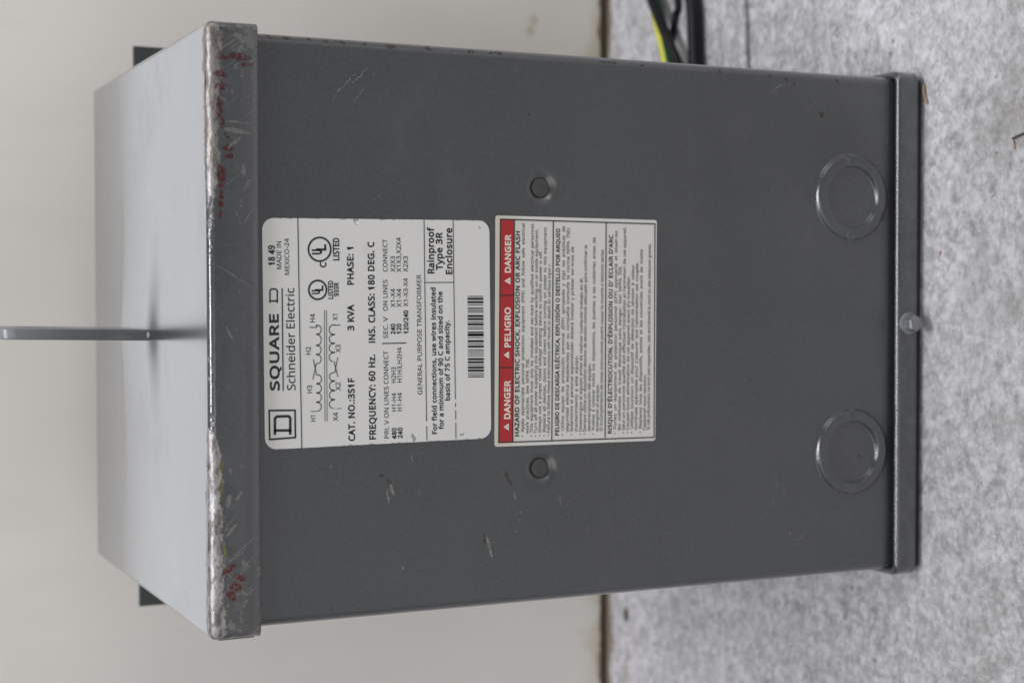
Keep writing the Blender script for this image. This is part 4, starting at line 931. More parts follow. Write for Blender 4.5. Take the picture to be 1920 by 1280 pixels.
 's': (341, [[37, 74, 92, 53, 158, 44, 187, 45, 210, 51, 227, 59, 239, 70, 246, 84, 249, 99, 241, 125, 212, 148, 91, 203, 75, 212, 61, 224, 51, 236, 43, 251, 38, 268, 36, 288, 41, 318, 54, 343, 76, 362, 105, 378, 139, 386, 179, 389, 244, 382, 301, 363, 280, 314, 229, 330, 175, 338, 152, 337, 132, 332, 116, 325, 105, 316, 99, 305, 96, 291, 106, 265, 137, 243, 195, 219, 257, 191, 285, 170, 296, 156, 303, 141, 307, 124, 309, 106, 307, 82, 301, 61, 290, 44, 276, 28, 259, 16, 238, 5, 214, -2, 187, -5, 156, -7, 88, -1, 37, 17]]),
 't': (257, [[67, 388, 91, 469, 128, 469, 128, 382, 239, 382, 239, 333, 128, 333, 128, 113, 130, 91, 136, 74, 145, 61, 157, 52, 171, 46, 188, 44, 218, 47, 242, 52, 242, 4, 213, -4, 178, -7, 158, -6, 139, -3, 107, 12, 92, 24, 81, 39, 73, 59, 68, 83, 66, 111, 66, 333, 12, 333, 12, 363]]),
 'u': (441, [[119, 7, 99, 19, 84, 34, 72, 52, 63, 76, 58, 101, 56, 131, 56, 382, 120, 382, 120, 136, 122, 108, 129, 85, 140, 68, 156, 55, 178, 47, 204, 45, 231, 47, 253, 52, 272, 61, 287, 73, 298, 89, 306, 107, 313, 130, 316, 155, 317, 183, 317, 382, 379, 382, 379, 0, 329, 0, 319, 51, 285, 18, 243, -1, 195, -7, 166, -5, 141, -1]]),
 'v': (362, [[179, 56, 190, 85, 202, 123, 214, 156, 295, 382, 362, 382, 217, 0, 145, 0, 0, 382, 67, 382, 148, 156, 160, 122]]),
 'w': (560, [[73, 383, 125, 179, 136, 137, 145, 97, 150, 65, 158, 86, 171, 142, 179, 167, 246, 383, 314, 383, 380, 167, 391, 132, 401, 97, 406, 66, 434, 179, 488, 383, 552, 383, 446, 1, 372, 1, 307, 216, 298, 245, 281, 317, 274, 298, 261, 244, 252, 215, 184, 1, 113, 1, 8, 383]]),
 'x': (377, [[12, 0, 151, 195, 20, 382, 91, 382, 189, 238, 286, 382, 357, 382, 225, 195, 364, 0, 293, 0, 189, 153, 84, 0]]),
 'y': (363, [[8, -165, 8, -115, 27, -118, 50, -120, 88, -112, 115, -88, 135, -52, 155, -2, 1, 382, 68, 382, 150, 164, 163, 128, 174, 93, 182, 60, 186, 60, 199, 107, 218, 165, 296, 382, 363, 382, 199, -52, 167, -115, 154, -131, 139, -146, 123, -156, 104, -164, 84, -170, 60, -171, 30, -169]]),
 'z': (335, [[233, 333, 40, 333, 40, 382, 302, 382, 302, 335, 99, 49, 307, 49, 307, 0, 28, 0, 28, 42]]),
 'É': (396, [[354, 56, 354, 0, 69, 0, 69, 509, 354, 509, 354, 452, 133, 452, 133, 293, 340, 293, 340, 238, 133, 238, 133, 56], [203, 599, 227, 637, 247, 672, 322, 672, 322, 665, 304, 641, 277, 611, 248, 583, 221, 559, 179, 559, 179, 567]]),
 'Ó': (556, [[69, 117, 58, 148, 50, 181, 45, 218, 44, 256, 46, 306, 55, 352, 69, 393, 89, 428, 115, 459, 147, 484, 185, 502, 229, 513, 279, 516, 328, 513, 370, 502, 408, 484, 440, 459, 465, 429, 486, 393, 501, 352, 510, 306, 513, 255, 512, 217, 506, 181, 498, 147, 486, 117, 472, 90, 453, 65, 432, 44, 408, 26, 380, 12, 349, 1, 315, -5, 279, -7, 241, -5, 206, 1, 174, 12, 147, 26, 123, 44, 101, 65, 84, 90], [162, 92, 184, 74, 211, 60, 243, 52, 279, 49, 314, 52, 346, 60, 373, 74, 395, 92, 413, 116, 427, 145, 437, 178, 443, 214, 445, 255, 441, 314, 427, 365, 405, 406, 374, 436, 331, 454, 279, 460, 243, 457, 211, 449, 184, 435, 162, 417, 143, 394, 129, 365, 119, 332, 113, 296, 111, 255, 113, 214, 119, 178, 129, 145, 143, 116], [282, 559, 241, 559, 241, 567, 264, 599, 289, 637, 308, 672, 384, 672, 384, 665, 365, 641, 338, 611, 309, 583]]),
 'à': (400, [[49, 43, 40, 60, 35, 82, 33, 106, 38, 141, 52, 171, 77, 195, 113, 211, 159, 223, 216, 228, 281, 230, 281, 253, 278, 282, 272, 304, 260, 319, 244, 330, 225, 336, 202, 338, 145, 329, 94, 308, 75, 355, 134, 378, 205, 388, 248, 385, 282, 375, 308, 358, 327, 333, 338, 300, 342, 260, 342, 0, 297, 0, 284, 54, 248, 20, 208, -1, 153, -7, 131, -6, 110, -2, 91, 5, 75, 14, 60, 27], [117, 59, 131, 50, 148, 45, 167, 44, 198, 46, 225, 55, 248, 70, 266, 91, 276, 119, 280, 153, 280, 187, 224, 185, 181, 180, 148, 173, 125, 162, 110, 147, 100, 128, 98, 106, 99, 86, 107, 70], [107, 545, 182, 545, 202, 511, 227, 473, 251, 441, 251, 432, 209, 432, 181, 456, 152, 485, 126, 514, 107, 538]]),
 'á': (400, [[49, 43, 40, 60, 35, 82, 33, 106, 38, 141, 52, 171, 77, 195, 113, 211, 159, 223, 216, 228, 281, 230, 281, 253, 278, 282, 272, 304, 260, 319, 244, 330, 225, 336, 202, 338, 145, 329, 94, 308, 75, 355, 134, 378, 205, 388, 248, 385, 282, 375, 308, 358, 327, 333, 338, 300, 342, 260, 342, 0, 297, 0, 284, 54, 248, 20, 208, -1, 153, -7, 131, -6, 110, -2, 91, 5, 75, 14, 60, 27], [117, 59, 131, 50, 148, 45, 167, 44, 198, 46, 225, 55, 248, 70, 266, 91, 276, 119, 280, 153, 280, 187, 224, 185, 181, 180, 148, 173, 125, 162, 110, 147, 100, 128, 98, 106, 99, 86, 107, 70], [203, 432, 163, 432, 163, 441, 186, 473, 211, 511, 230, 545, 306, 545, 306, 538, 287, 514, 260, 485, 231, 456]]),
 'â': (400, [[49, 43, 40, 60, 35, 82, 33, 106, 38, 141, 52, 171, 77, 195, 113, 211, 159, 223, 216, 228, 281, 230, 281, 253, 278, 282, 272, 304, 260, 319, 244, 330, 225, 336, 202, 338, 145, 329, 94, 308, 75, 355, 134, 378, 205, 388, 248, 385, 282, 375, 308, 358, 327, 333, 338, 300, 342, 260, 342, 0, 297, 0, 284, 54, 248, 20, 208, -1, 153, -7, 131, -6, 110, -2, 91, 5, 75, 14, 60, 27], [117, 59, 131, 50, 148, 45, 167, 44, 198, 46, 225, 55, 248, 70, 266, 91, 276, 119, 280, 153, 280, 187, 224, 185, 181, 180, 148, 173, 125, 162, 110, 147, 100, 128, 98, 106, 99, 86, 107, 70], [80, 432, 80, 440, 110, 473, 142, 511, 167, 545, 232, 545, 256, 511, 290, 472, 321, 440, 321, 432, 276, 432, 238, 460, 199, 496, 160, 460, 123, 432]]),
 'é': (402, [[50, 112, 42, 148, 39, 188, 42, 228, 49, 264, 60, 296, 76, 323, 96, 346, 119, 365, 146, 378, 176, 386, 208, 389, 239, 386, 267, 379, 292, 368, 314, 352, 332, 331, 346, 307, 357, 280, 363, 250, 365, 217, 365, 179, 104, 179, 108, 139, 119, 106, 137, 80, 161, 61, 191, 50, 226, 46, 290, 53, 348, 73, 348, 18, 290, -1, 223, -7, 188, -4, 156, 3, 127, 15, 101, 32, 80, 54, 62, 81], [300, 228, 296, 268, 290, 286, 272, 314, 245, 331, 227, 336, 207, 338, 179, 335, 155, 325, 137, 309, 122, 287, 111, 260, 106, 228], [207, 432, 165, 432, 165, 441, 188, 473, 213, 511, 233, 545, 308, 545, 308, 538, 290, 514, 263, 485, 234, 456]]),
 'í': (184, [[77, 473, 102, 511, 122, 545, 197, 545, 197, 538, 179, 514, 152, 485, 123, 456, 95, 432, 54, 432, 54, 441], [123, 382, 123, 0, 60, 0, 60, 382]]),
 'ñ': (441, [[124, 330, 155, 363, 197, 383, 244, 389, 286, 386, 321, 374, 347, 356, 367, 330, 378, 293, 383, 249, 383, 0, 321, 0, 321, 244, 318, 273, 312, 296, 300, 314, 283, 326, 262, 334, 235, 337, 197, 332, 168, 321, 147, 300, 134, 274, 126, 239, 123, 198, 123, 0, 60, 0, 60, 382, 111, 382, 121, 330], [114, 498, 138, 516, 168, 523, 198, 517, 227, 503, 252, 489, 276, 482, 287, 483, 302, 493, 315, 523, 351, 523, 346, 497, 338, 476, 327, 457, 312, 443, 294, 435, 274, 433, 244, 439, 190, 467, 165, 473, 155, 472, 139, 463, 126, 432, 90, 432, 98, 470]]),
 'ó': (431, [[45, 133, 41, 161, 39, 192, 42, 232, 49, 267, 60, 298, 77, 326, 98, 348, 122, 366, 150, 378, 181, 386, 217, 389, 250, 386, 281, 378, 308, 366, 332, 348, 354, 326, 370, 298, 383, 267, 390, 232, 393, 192, 391, 161, 387, 133, 380, 107, 370, 84, 359, 63, 345, 45, 328, 29, 309, 16, 288, 6, 266, -1, 241, -5, 214, -7, 190, -5, 167, -1, 145, 6, 124, 16, 106, 29, 89, 45, 75, 63, 62, 84, 52, 107], [125, 93, 138, 76, 153, 63, 171, 52, 192, 47, 216, 45, 240, 47, 261, 52, 279, 63, 294, 76, 306, 93, 316, 114, 322, 137, 326, 163, 328, 192, 326, 220, 322, 246, 315, 269, 306, 289, 294, 306, 279, 319, 261, 329, 240, 334, 215, 337, 179, 332, 152, 319, 131, 298, 115, 269, 107, 234, 104, 192, 106, 163, 109, 137, 115, 114], [202, 473, 226, 511, 246, 545, 322, 545, 322, 538, 303, 514, 276, 485, 247, 456, 219, 432, 178, 432, 178, 441]]),
 '•': (268, [[73, 197, 65, 209, 56, 241, 55, 260, 56, 280, 60, 298, 65, 312, 93, 340, 134, 348, 174, 340, 185, 333, 203, 312, 208, 298, 213, 260, 208, 224, 203, 209, 195, 197, 185, 187, 174, 180, 134, 171, 93, 180]]),
 ' ': (186, []),
}
# printed lines: label, words, left x, right x, baseline, capital height (mm from the label's middle), weight
TEXT = [
 ('N', 'SQUARE', -24.06, 8.62, 45.84, 3.87, 3),
 ('N', 'Schneider Electric', -24.18, 19.37, 38.77, 3.59, 1),
 ('N', '18 49', 28.66, 37.21, 47.05, 2.74, 2),
 ('N', 'MADE IN', 26.94, 39.03, 44.19, 2.07, 1),
 ('N', 'MEXICO-24', 24.49, 40.17, 40.8, 1.96, 1),
 ('N', 'H1', -37.85, -34.47, 30.0, 2.15, 1),
 ('N', 'H3', -25.7, -22.01, 31.45, 2.15, 1),
 ('N', 'H2', -9.33, -5.62, 31.79, 2.15, 1),
 ('N', 'H4', 4.34, 8.23, 29.75, 2.15, 1),
 ('N', 'X4', -37.79, -34.07, 19.93, 2.17, 1),
 ('N', 'X2', -24.74, -21.12, 18.64, 2.18, 1),
 ('N', 'X3', -8.46, -5.02, 18.44, 2.17, 1),
 ('N', 'X1', 5.23, 8.5, 19.6, 2.17, 1),
 ('N', 'CAT. NO.:3S1F', -46.85, -19.63, 12.4, 2.75, 2),
 ('N', '3 KVA', 0.73, 11.75, 12.25, 2.77, 2),
 ('N', 'PHASE: 1', 20.13, 37.28, 12.16, 2.74, 2),
 ('N', 'FREQUENCY: 60 Hz.', -46.77, -9.63, 2.81, 2.8, 2),
 ('N', 'INS. CLASS: 180 DEG. C', -4.94, 38.85, 2.67, 2.77, 2),
 ('N', 'PRI. V ON LINES CONNECT', -46.63, -8.37, -3.3, 2.05, 1),
 ('N', '480', -46.78, -41.93, -6.82, 2.06, 2),
 ('N', '240', -46.63, -41.94, -9.61, 2.07, 2),
 ('N', 'H1-H4', -34.95, -26.72, -6.86, 2.06, 1),
 ('N', 'H1-H4', -34.95, -26.68, -9.56, 2.07, 1),
 ('N', 'H2H3', -22.53, -15.33, -6.83, 2.06, 1),
 ('N', 'H1H3,H2H4', -22.49, -6.93, -9.61, 2.06, 1),
 ('N', 'SEC. V', -3.03, 6.39, -3.34, 2.05, 1),
 ('N', 'ON LINES', 8.89, 22.58, -3.33, 2.05, 1),
 ('N', 'CONNECT', 25.82, 40.03, -3.46, 2.05, 1),
 ('N', '240', -1.26, 3.43, -6.8, 2.06, 2),
 ('N', 'X1-X4', 10.59, 18.63, -6.88, 2.06, 1),
 ('N', 'X2X3', 25.81, 32.85, -6.97, 2.05, 1),
 ('N', '120', -1.19, 3.39, -9.56, 2.06, 2),
 ('N', 'X1-X4', 10.56, 18.61, -9.71, 2.06, 1),
 ('N', 'X1X3,X2X4', 25.8, 40.87, -9.79, 2.06, 1),
 ('N', '120/240', -1.17, 9.11, -12.86, 2.07, 2),
 ('N', 'X1-X3-X4', 10.79, 23.19, -12.87, 2.07, 1),
 ('N', 'X2X3', 25.89, 32.85, -12.94, 2.07, 1),
 ('N', 'GENERAL PURPOSE TRANSFORMER', -28.1, 24.61, -19.14, 2.06, 1),
 ('N', 'Rainproof', 24.83, 45.07, -25.38, 2.95, 2),
 ('N', 'Type 3R', 26.69, 43.07, -29.35, 2.91, 2),
 ('N', 'Enclosure', 24.47, 45.2, -34.0, 2.92, 2),
 ('N', 'For field connections, use wires insulated', -45.73, 19.12, -25.88, 2.12, 2),
 ('N', 'for a minimum of 90 C and sized on the', -43.5, 17.21, -29.13, 2.13, 2),
 ('N', 'basis of 75 C ampacity.', -31.13, 4.53, -32.33, 2.14, 2),
 ('N', 'U', 33.3, 35.57, 26.45, 4.06, 3),
 ('N', 'L', 34.67, 37.63, 24.51, 4.07, 3),
 ('N', 'U', 16.48, 18.35, 27.51, 3.33, 3),
 ('N', 'L', 17.63, 20.06, 26.0, 3.34, 3),
 ('N', 'C', 27.72, 30.11, 24.5, 2.64, 2),
 ('N', 'LISTED', 30.68, 40.5, 18.58, 2.65, 2),
 ('N', 'LISTED', 14.29, 22.23, 21.52, 2.05, 2),
 ('N', '933R', 15.48, 21.31, 19.01, 1.98, 2),
 ('D', 'DANGER', -39.7, -22.29, 34.25, 2.82, 3),
 ('D', 'PELIGRO', -7.43, 10.85, 34.23, 2.8, 3),
 ('D', 'DANGER', 26.05, 43.22, 34.27, 2.79, 3),
 ('D', 'HAZARD OF ELECTRIC SHOCK, EXPLOSION OR ARC FLASH', -47.67, 45.23, 29.71, 2.0, 2),
 ('D', '• Apply appropriate personal protection equipment (PPE) and follow safe electrical', -47.86, 48.63, 27.28, 1.42, 0),
 ('D', 'work practices. See NFPA 70E.', -46.41, -12.06, 24.87, 1.43, 0),
 ('D', '• This equipment must only be installed and serviced by qualified electrical personnel.', -47.88, 48.96, 22.77, 1.42, 0),
 ('D', '• Turn off all power supplying this equipment before working on or inside equipment.', -47.96, 46.22, 20.63, 1.43, 0),
 ('D', '• Always use a proper rated voltage sensing device to confirm power is off.', -47.91, 36.49, 18.58, 1.43, 0),
 ('D', '• Replace all devices, doors and covers before turning on power to this equipment.', -47.95, 47.61, 16.27, 1.44, 0),
 ('D', '• Failure to follow these instructions will result in death or serious injury.', -47.95, 30.6, 14.11, 1.44, 0),
 ('D', '• Utilice equipo de protección personal (ÉPP) apropiado y siga las prácticas de', -47.97, 47.9, 6.87, 1.45, 0),
 ('D', 'seguridad eléctrica establecidas por su compañia (consulte la norma NFPA 70E)', -46.25, 47.02, 4.47, 1.46, 0),
 ('D', '• Solamente el personal especializado deberá instalar y prestar servicios de', -48.02, 38.58, 2.24, 1.46, 0),
 ('D', 'mantenimiento a este equipo.', -46.37, -11.11, -0.14, 1.47, 0),
 ('D', '• Desenergice el equipo antes de realizar cualquier trabajo en él.', -47.94, 24.62, -2.48, 1.47, 0),
 ('D', '• Siempre utilice un dispositivo detector de tensión nominal adecuado para confirmar la', -47.97, 39.43, -4.62, 1.48, 0),
 ('D', 'desenergización del equipo.', -46.36, -14.73, -6.88, 1.48, 0),
 ('D', '• Vuelva a colocar todos los dispositivos, las puertas y las cubiertas antes de', -48.06, 43.16, -9.03, 1.48, 0),
 ('D', 'energizar el equipo.', -46.53, -24.39, -11.18, 1.49, 0),
 ('D', 'El incumplimiento de estas instrucciones podrá causar la muerte o lesiones serias.', -46.38, 38.0, -13.33, 1.49, 0),
 ('D', '• Portez un équipement de protection personnel (EPP) approprié et observez', -48.1, 46.35, -20.61, 1.5, 0),
 ('D', 'les méthodes de travail électrique sans danger. Voir NFPA 70E.', -46.42, 30.41, -22.91, 1.51, 0),
 ('D', "• Seul un personnel qualifié doit effectuer l'installation et l'entretien de cet appareil.", -48.01, 48.41, -25.15, 1.51, 0),
 ('D', "• Coupez toute alimentation de cet appareil avant d'y travailler.", -48.04, 25.59, -27.38, 1.52, 0),
 ('D', '• Utilisez tourjours un dispositif de détection de tension à valeur', -48.04, 30.74, -29.62, 1.52, 0),
 ('D', "nominale appropiée pour s'assurer que l'alimentation est coupée.", -46.6, 32.1, -31.83, 1.53, 0),
 ('D', '• Replacez tous les dispositifs, portes et les couvercles avant de mette', -48.08, 37.99, -34.2, 1.53, 0),
 ('D', "l'appareil sous tension.", -46.76, -20.4, -36.44, 1.54, 0),
 ('D', 'Si ces précautions ne sont pas respectées, cela entrainenâ la mort ou des blessures graves.', -46.58, 40.79, -38.54, 1.54, 0),
 ('D', 'PELIGRO DE DESCARGA ELÉCTRICA, EXPLOSIÓN O DESTELLO POR ARQUEO', -47.86, 46.69, 9.42, 1.91, 2),
 ('D', "RISQUE D'ÉLECTROCUTION, D'ÉXPLOSION OU D' ECLAIR D'ARC", -47.89, 44.33, -18.17, 1.98, 2),
]
# ruled lines and drawn marks: label, points, width (mm)
STROKES = [
 ('N', [(-24.02, 44.16), (19.17, 44.04)], 0.5),
 ('N', [(-48.84, 36.3), (48.96, 36.77)], 0.41),
 ('N', [(13.11, 49.41), (15.54, 49.37), (18.17, 49.33), (18.85, 48.68), (18.84, 46.79), (18.15, 46.17), (15.52, 46.21), (13.08, 46.25)], 0.62),
 ('N', [(13.84, 49.69), (13.81, 45.9)], 0.62),
 ('N', [(-32.13, 50.38), (-44.32, 50.29), (-44.02, 39.05), (-32.5, 39.07), (-32.13, 50.38)], 0.73),
 ('N', [(-42.5, 48.02), (-35.59, 47.91), (-34.8, 46.96), (-34.85, 42.05), (-35.61, 41.21), (-42.75, 41.33)], 1.09),
 ('N', [(-40.65, 48.54), (-40.93, 40.7)], 1.03),
 ('N', [(-37.7, 25.8), (9.62, 25.48)], 0.27),
 ('N', [(-37.73, 24.84), (9.61, 24.54)], 0.27),
 ('N', [(-33.25, 32.2), (-33.35, 29.32), (-33.26, 29.62), (-33.05, 28.24), (-32.37, 27.58), (-31.42, 27.35), (-30.46, 27.55), (-29.74, 28.18), (-29.44, 29.56), (-29.44, 29.56), (-29.22, 28.17), (-28.51, 27.52), (-27.52, 27.29), (-26.52, 27.48), (-25.77, 28.12), (-25.47, 29.49), (-25.47, 29.49), (-25.24, 28.11), (-24.55, 27.45), (-23.58, 27.22), (-22.6, 27.42), (-21.87, 28.06), (-21.57, 29.43), (-21.57, 29.43), (-21.35, 28.05), (-20.64, 27.39), (-19.66, 27.16), (-18.67, 27.36), (-17.94, 27.99), (-17.64, 29.37), (-11.1, 30.68)], 0.34),
 ('N', [(-19.69, 31.03), (-13.13, 29.42), (-13.05, 29.42), (-12.82, 28.07), (-12.12, 27.42), (-11.15, 27.2), (-10.17, 27.39), (-9.45, 28.01), (-9.16, 29.36), (-9.16, 29.36), (-8.92, 28.01), (-8.22, 27.36), (-7.26, 27.13), (-6.28, 27.33), (-5.55, 27.95), (-5.27, 29.3), (-5.27, 29.3), (-4.98, 27.94), (-4.13, 27.29), (-2.95, 27.07), (-1.77, 27.26), (-0.9, 27.88), (-0.56, 29.22), (-0.56, 29.22), (-0.32, 27.87), (0.4, 27.22), (1.39, 27.0), (2.39, 27.19), (3.12, 27.81), (3.41, 29.16), (2.41, 28.96), (2.46, 32.26)], 0.34),
 ('N', [(-32.51, 18.48), (-32.49, 21.52), (-32.49, 21.39), (-32.19, 22.88), (-31.47, 23.57), (-30.5, 23.79), (-29.56, 23.54), (-28.88, 22.83), (-28.67, 21.33), (-28.67, 21.33), (-28.36, 22.82), (-27.62, 23.51), (-26.64, 23.73), (-25.67, 23.48), (-24.97, 22.77), (-24.75, 21.27), (-24.75, 21.27), (-24.44, 22.76), (-23.69, 23.45), (-22.67, 23.67), (-21.67, 23.42), (-20.95, 22.71), (-20.72, 21.21), (-20.72, 21.21), (-20.43, 22.7), (-19.74, 23.39), (-18.81, 23.6), (-17.89, 23.36), (-17.23, 22.65), (-17.02, 21.15), (-10.59, 19.75)], 0.34),
 ('N', [(-19.03, 19.79), (-12.49, 21.34), (-12.49, 21.21), (-12.19, 22.72), (-11.45, 23.42), (-10.45, 23.64), (-9.45, 23.39), (-8.74, 22.67), (-8.5, 21.15), (-8.5, 21.15), (-8.21, 22.66), (-7.48, 23.36), (-6.5, 23.58), (-5.53, 23.33), (-4.83, 22.61), (-4.6, 21.08), (-4.6, 21.08), (-4.32, 22.6), (-3.61, 23.3), (-2.67, 23.52), (-1.73, 23.27), (-1.05, 22.55), (-0.82, 21.02), (-0.82, 21.02), (-0.51, 22.54), (0.29, 23.24), (1.36, 23.46), (2.42, 23.2), (3.19, 22.48), (3.46, 20.96), (3.2, 20.96), (3.16, 18.44)], 0.34),
 ('N', [(35.58, 22.27), (34.46, 22.41), (33.39, 22.8), (32.44, 23.41), (31.64, 24.22), (31.04, 25.18), (30.67, 26.24), (30.54, 27.35), (30.67, 28.46), (31.04, 29.51), (31.64, 30.44), (32.43, 31.22), (33.38, 31.79), (34.44, 32.14), (35.56, 32.25), (36.67, 32.11), (37.73, 31.72), (38.69, 31.11), (39.49, 30.31), (40.09, 29.36), (40.46, 28.3), (40.59, 27.19), (40.47, 26.08), (40.11, 25.03), (39.51, 24.09), (38.72, 23.31), (37.77, 22.73), (36.7, 22.38), (35.58, 22.27)], 0.75),
 ('N', [(18.3, 24.42), (17.41, 24.53), (16.56, 24.84), (15.81, 25.32), (15.18, 25.96), (14.7, 26.72), (14.41, 27.57), (14.32, 28.45), (14.43, 29.33), (14.73, 30.16), (15.22, 30.9), (15.85, 31.52), (16.62, 31.97), (17.46, 32.25), (18.35, 32.34), (19.24, 32.22), (20.08, 31.92), (20.84, 31.44), (21.47, 30.8), (21.94, 30.04), (22.24, 29.2), (22.33, 28.32), (22.23, 27.44), (21.93, 26.61), (21.45, 25.86), (20.81, 25.24), (20.05, 24.78), (19.2, 24.5), (18.3, 24.42)], 0.75),
 ('N', [(-5.09, -0.6), (-5.11, -11.88)], 0.43),
 ('N', [(-48.13, -21.14), (-41.8, -21.11)], 0.36),
 ('N', [(-39.69, -21.06), (48.6, -20.82)], 0.36),
 ('N', [(-48.09, -35.06), (-40.88, -35.06)], 0.36),
 ('N', [(-39.47, -35.05), (-35.46, -35.06)], 0.36),
 ('N', [(-34.04, -35.0), (-32.15, -34.97)], 0.36),
 ('N', [(-30.5, -34.95), (48.72, -34.67)], 0.36),
 ('N', [(21.17, -20.87), (21.18, -34.65)], 0.36),
 ('N', [(-20.88, -41.19), (-21.08, -48.98)], 0.34),
 ('N', [(-20.16, -41.2), (-20.36, -48.98)], 0.34),
 ('N', [(-19.31, -41.2), (-19.5, -48.98)], 0.34),
 ('N', [(-18.04, -41.2), (-18.22, -48.98)], 0.98),
 ('N', [(-16.68, -41.21), (-16.86, -48.98)], 0.98),
 ('N', [(-15.57, -41.21), (-15.75, -48.98)], 0.34),
 ('N', [(-14.34, -41.22), (-14.51, -48.98)], 0.98),
 ('N', [(-12.94, -41.22), (-13.11, -48.98)], 0.98),
 ('N', [(-11.45, -41.23), (-11.62, -48.98)], 0.34),
 ('N', [(-10.52, -41.23), (-10.68, -48.99)], 0.34),
 ('N', [(-9.63, -41.23), (-9.78, -48.99)], 0.34),
 ('N', [(-8.82, -41.24), (-8.97, -48.99)], 0.34),
 ('N', [(-7.34, -41.24), (-7.48, -48.99)], 0.98),
 ('N', [(-6.15, -41.25), (-6.29, -48.99)], 0.34),
 ('N', [(-4.96, -41.25), (-5.1, -48.99)], 0.98),
 ('N', [(-3.39, -41.26), (-3.52, -48.99)], 0.34),
 ('N', [(-2.12, -41.26), (-2.25, -48.99)], 0.98),
 ('N', [(-0.89, -41.26), (-1.01, -48.99)], 0.34),
 ('N', [(-2.24, -41.26), (-2.37, -48.99)], 0.98),
 ('N', [(-1.18, -41.26), (-1.31, -48.99)], 0.34),
 ('N', [(0.39, -41.27), (0.27, -48.99)], 0.34),
 ('N', [(1.23, -41.27), (1.12, -48.99)], 0.34),
 ('N', [(2.51, -41.28), (2.4, -48.99)], 0.98),
 ('N', [(3.57, -41.28), (3.46, -48.99)], 0.34),
 ('N', [(4.84, -41.28), (4.74, -48.99)], 0.98),
 ('N', [(6.2, -41.29), (6.1, -49.0)], 0.98),
 ('N', [(7.81, -41.29), (7.72, -49.0)], 0.34),
 ('N', [(8.53, -41.3), (8.44, -49.0)], 0.34),
 ('N', [(9.25, -41.3), (9.16, -49.0)], 0.34),
 ('N', [(9.88, -41.3), (9.8, -49.0)], 0.34),
 ('N', [(11.11, -41.31), (11.04, -49.0)], 0.34),
 ('N', [(12.34, -41.31), (12.27, -49.0)], 0.98),
 ('N', [(13.82, -41.31), (13.76, -49.0)], 0.98),
 ('N', [(14.92, -41.32), (14.86, -49.0)], 0.34),
 ('D', [(50.16, 39.42), (-49.92, 39.8), (-50.23, -40.95), (49.99, -40.65), (50.16, 39.42)], 0.53),
 ('D', [(-49.84, 32.81), (50.0, 32.52)], 0.53),
 ('D', [(-16.33, 39.7), (-16.31, 32.94)], 0.53),
 ('D', [(16.06, 39.18), (16.17, 32.68)], 0.53),
 ('D', [(-49.93, 13.05), (49.85, 12.87)], 0.53),
 ('D', [(-49.58, -14.64), (49.88, -14.52)], 0.53),
]
RED_BAND = [(-49.8, 39.52), (50.0, 39.23), (49.99, 32.67), (-49.84, 32.81)]
TRIANGLES = [[(-44.74, 34.85), (-42.97, 37.48), (-41.38, 34.86)], [(-12.3, 34.87), (-10.62, 37.58), (-9.01, 34.88)], [(21.01, 34.36), (22.61, 37.45), (24.26, 34.38)]]


def glyph(ch):
    adv, ls = GLYPHS[ch]
    return adv, [list(zip(l[0::2], l[1::2])) for l in ls]


CACHE = {}
BOLD = {0: 0.010, 1: 0.006, 2: 0.026, 3: 0.030}   # stroke swelling per mm of letter size


def set_line(words, x0, x1, base, cap, weight):
    """outlines of one printed line fitted between x0 and x1 (mm)"""
    for ch in words:
        if ch not in CACHE:
            CACHE[ch] = glyph(ch)
    s = cap / 509.0
    off = BOLD[weight] * cap / 0.509
    spacing = 26 if weight >= 2 else 0
    nat = sum(CACHE[c][0] + spacing for c in words) - spacing
    fit = (x1 - x0) / (nat * s)
    gaps = words.count(' ')
    extra = 0.0
    if gaps and fit > 1.16 and weight == 0:
        extra = ((x1 - x0) - nat * s * 1.16) / gaps
        fit = 1.16
    loops, x = [], x0
    for c in words:
        adv, ls = CACHE[c]
        for l in ls:
            loops.append([((x + px * s * fit) / 1000, (base + py * s) / 1000) for px, py in l])
        x += (adv + spacing) * s * fit + (extra if c == ' ' else 0)
    return loops, off / 1000


def printing(which, weights, only=None):
    groups = {}
    for lab, words, x0, x1, base, cap, weight in TEXT:
        if lab == which and weight in weights and (only is None or words.startswith(only)):
            loops, off = set_line(words, x0, x1, base, cap, weight)
            groups.setdefault(round(off, 6), []).extend(loops)
    bm = bmesh.new()
    for off, loops in groups.items():
        b = flat_fill(loops, 0.0, off)
        me = bpy.data.meshes.new('lines')
        b.to_mesh(me)
        b.free()
        bm.from_mesh(me)
        bpy.data.meshes.remove(me)
    return bm


def stroke(bm, pts, width, dy):
    """a drawn line of even width"""
    P = [Vector((x / 1000, z / 1000)) for x, z in pts]
    closed = (P[0] - P[-1]).length < 1e-5
    if closed:
        P = P[:-1]
    n = len(P)
    L, R = [], []
    for i, p in enumerate(P):
        a = P[i - 1] if (i > 0 or closed) else None
        b = P[(i + 1) % n] if (i < n - 1 or closed) else None
        d1 = (p - a).normalized() if a is not None else (b - p).normalized()
        d2 = (b - p).normalized() if b is not None else d1
        t = d1 + d2
        t = t.normalized() if t.length > 1e-3 else d1
        nv = Vector((-t.y, t.x))
        k = 1 / max(0.5, nv.dot(Vector((-d1.y, d1.x))))
        L.append(bm.verts.new((p.x + nv.x * width / 2000 * k, dy, p.y + nv.y * width / 2000 * k)))
        R.append(bm.verts.new((p.x - nv.x * width / 2000 * k, dy, p.y - nv.y * width / 2000 * k)))
    for i in range(n if closed else n - 1):
        j = (i + 1) % n
        bm.faces.new((L[i], L[j], R[j], R[i]))


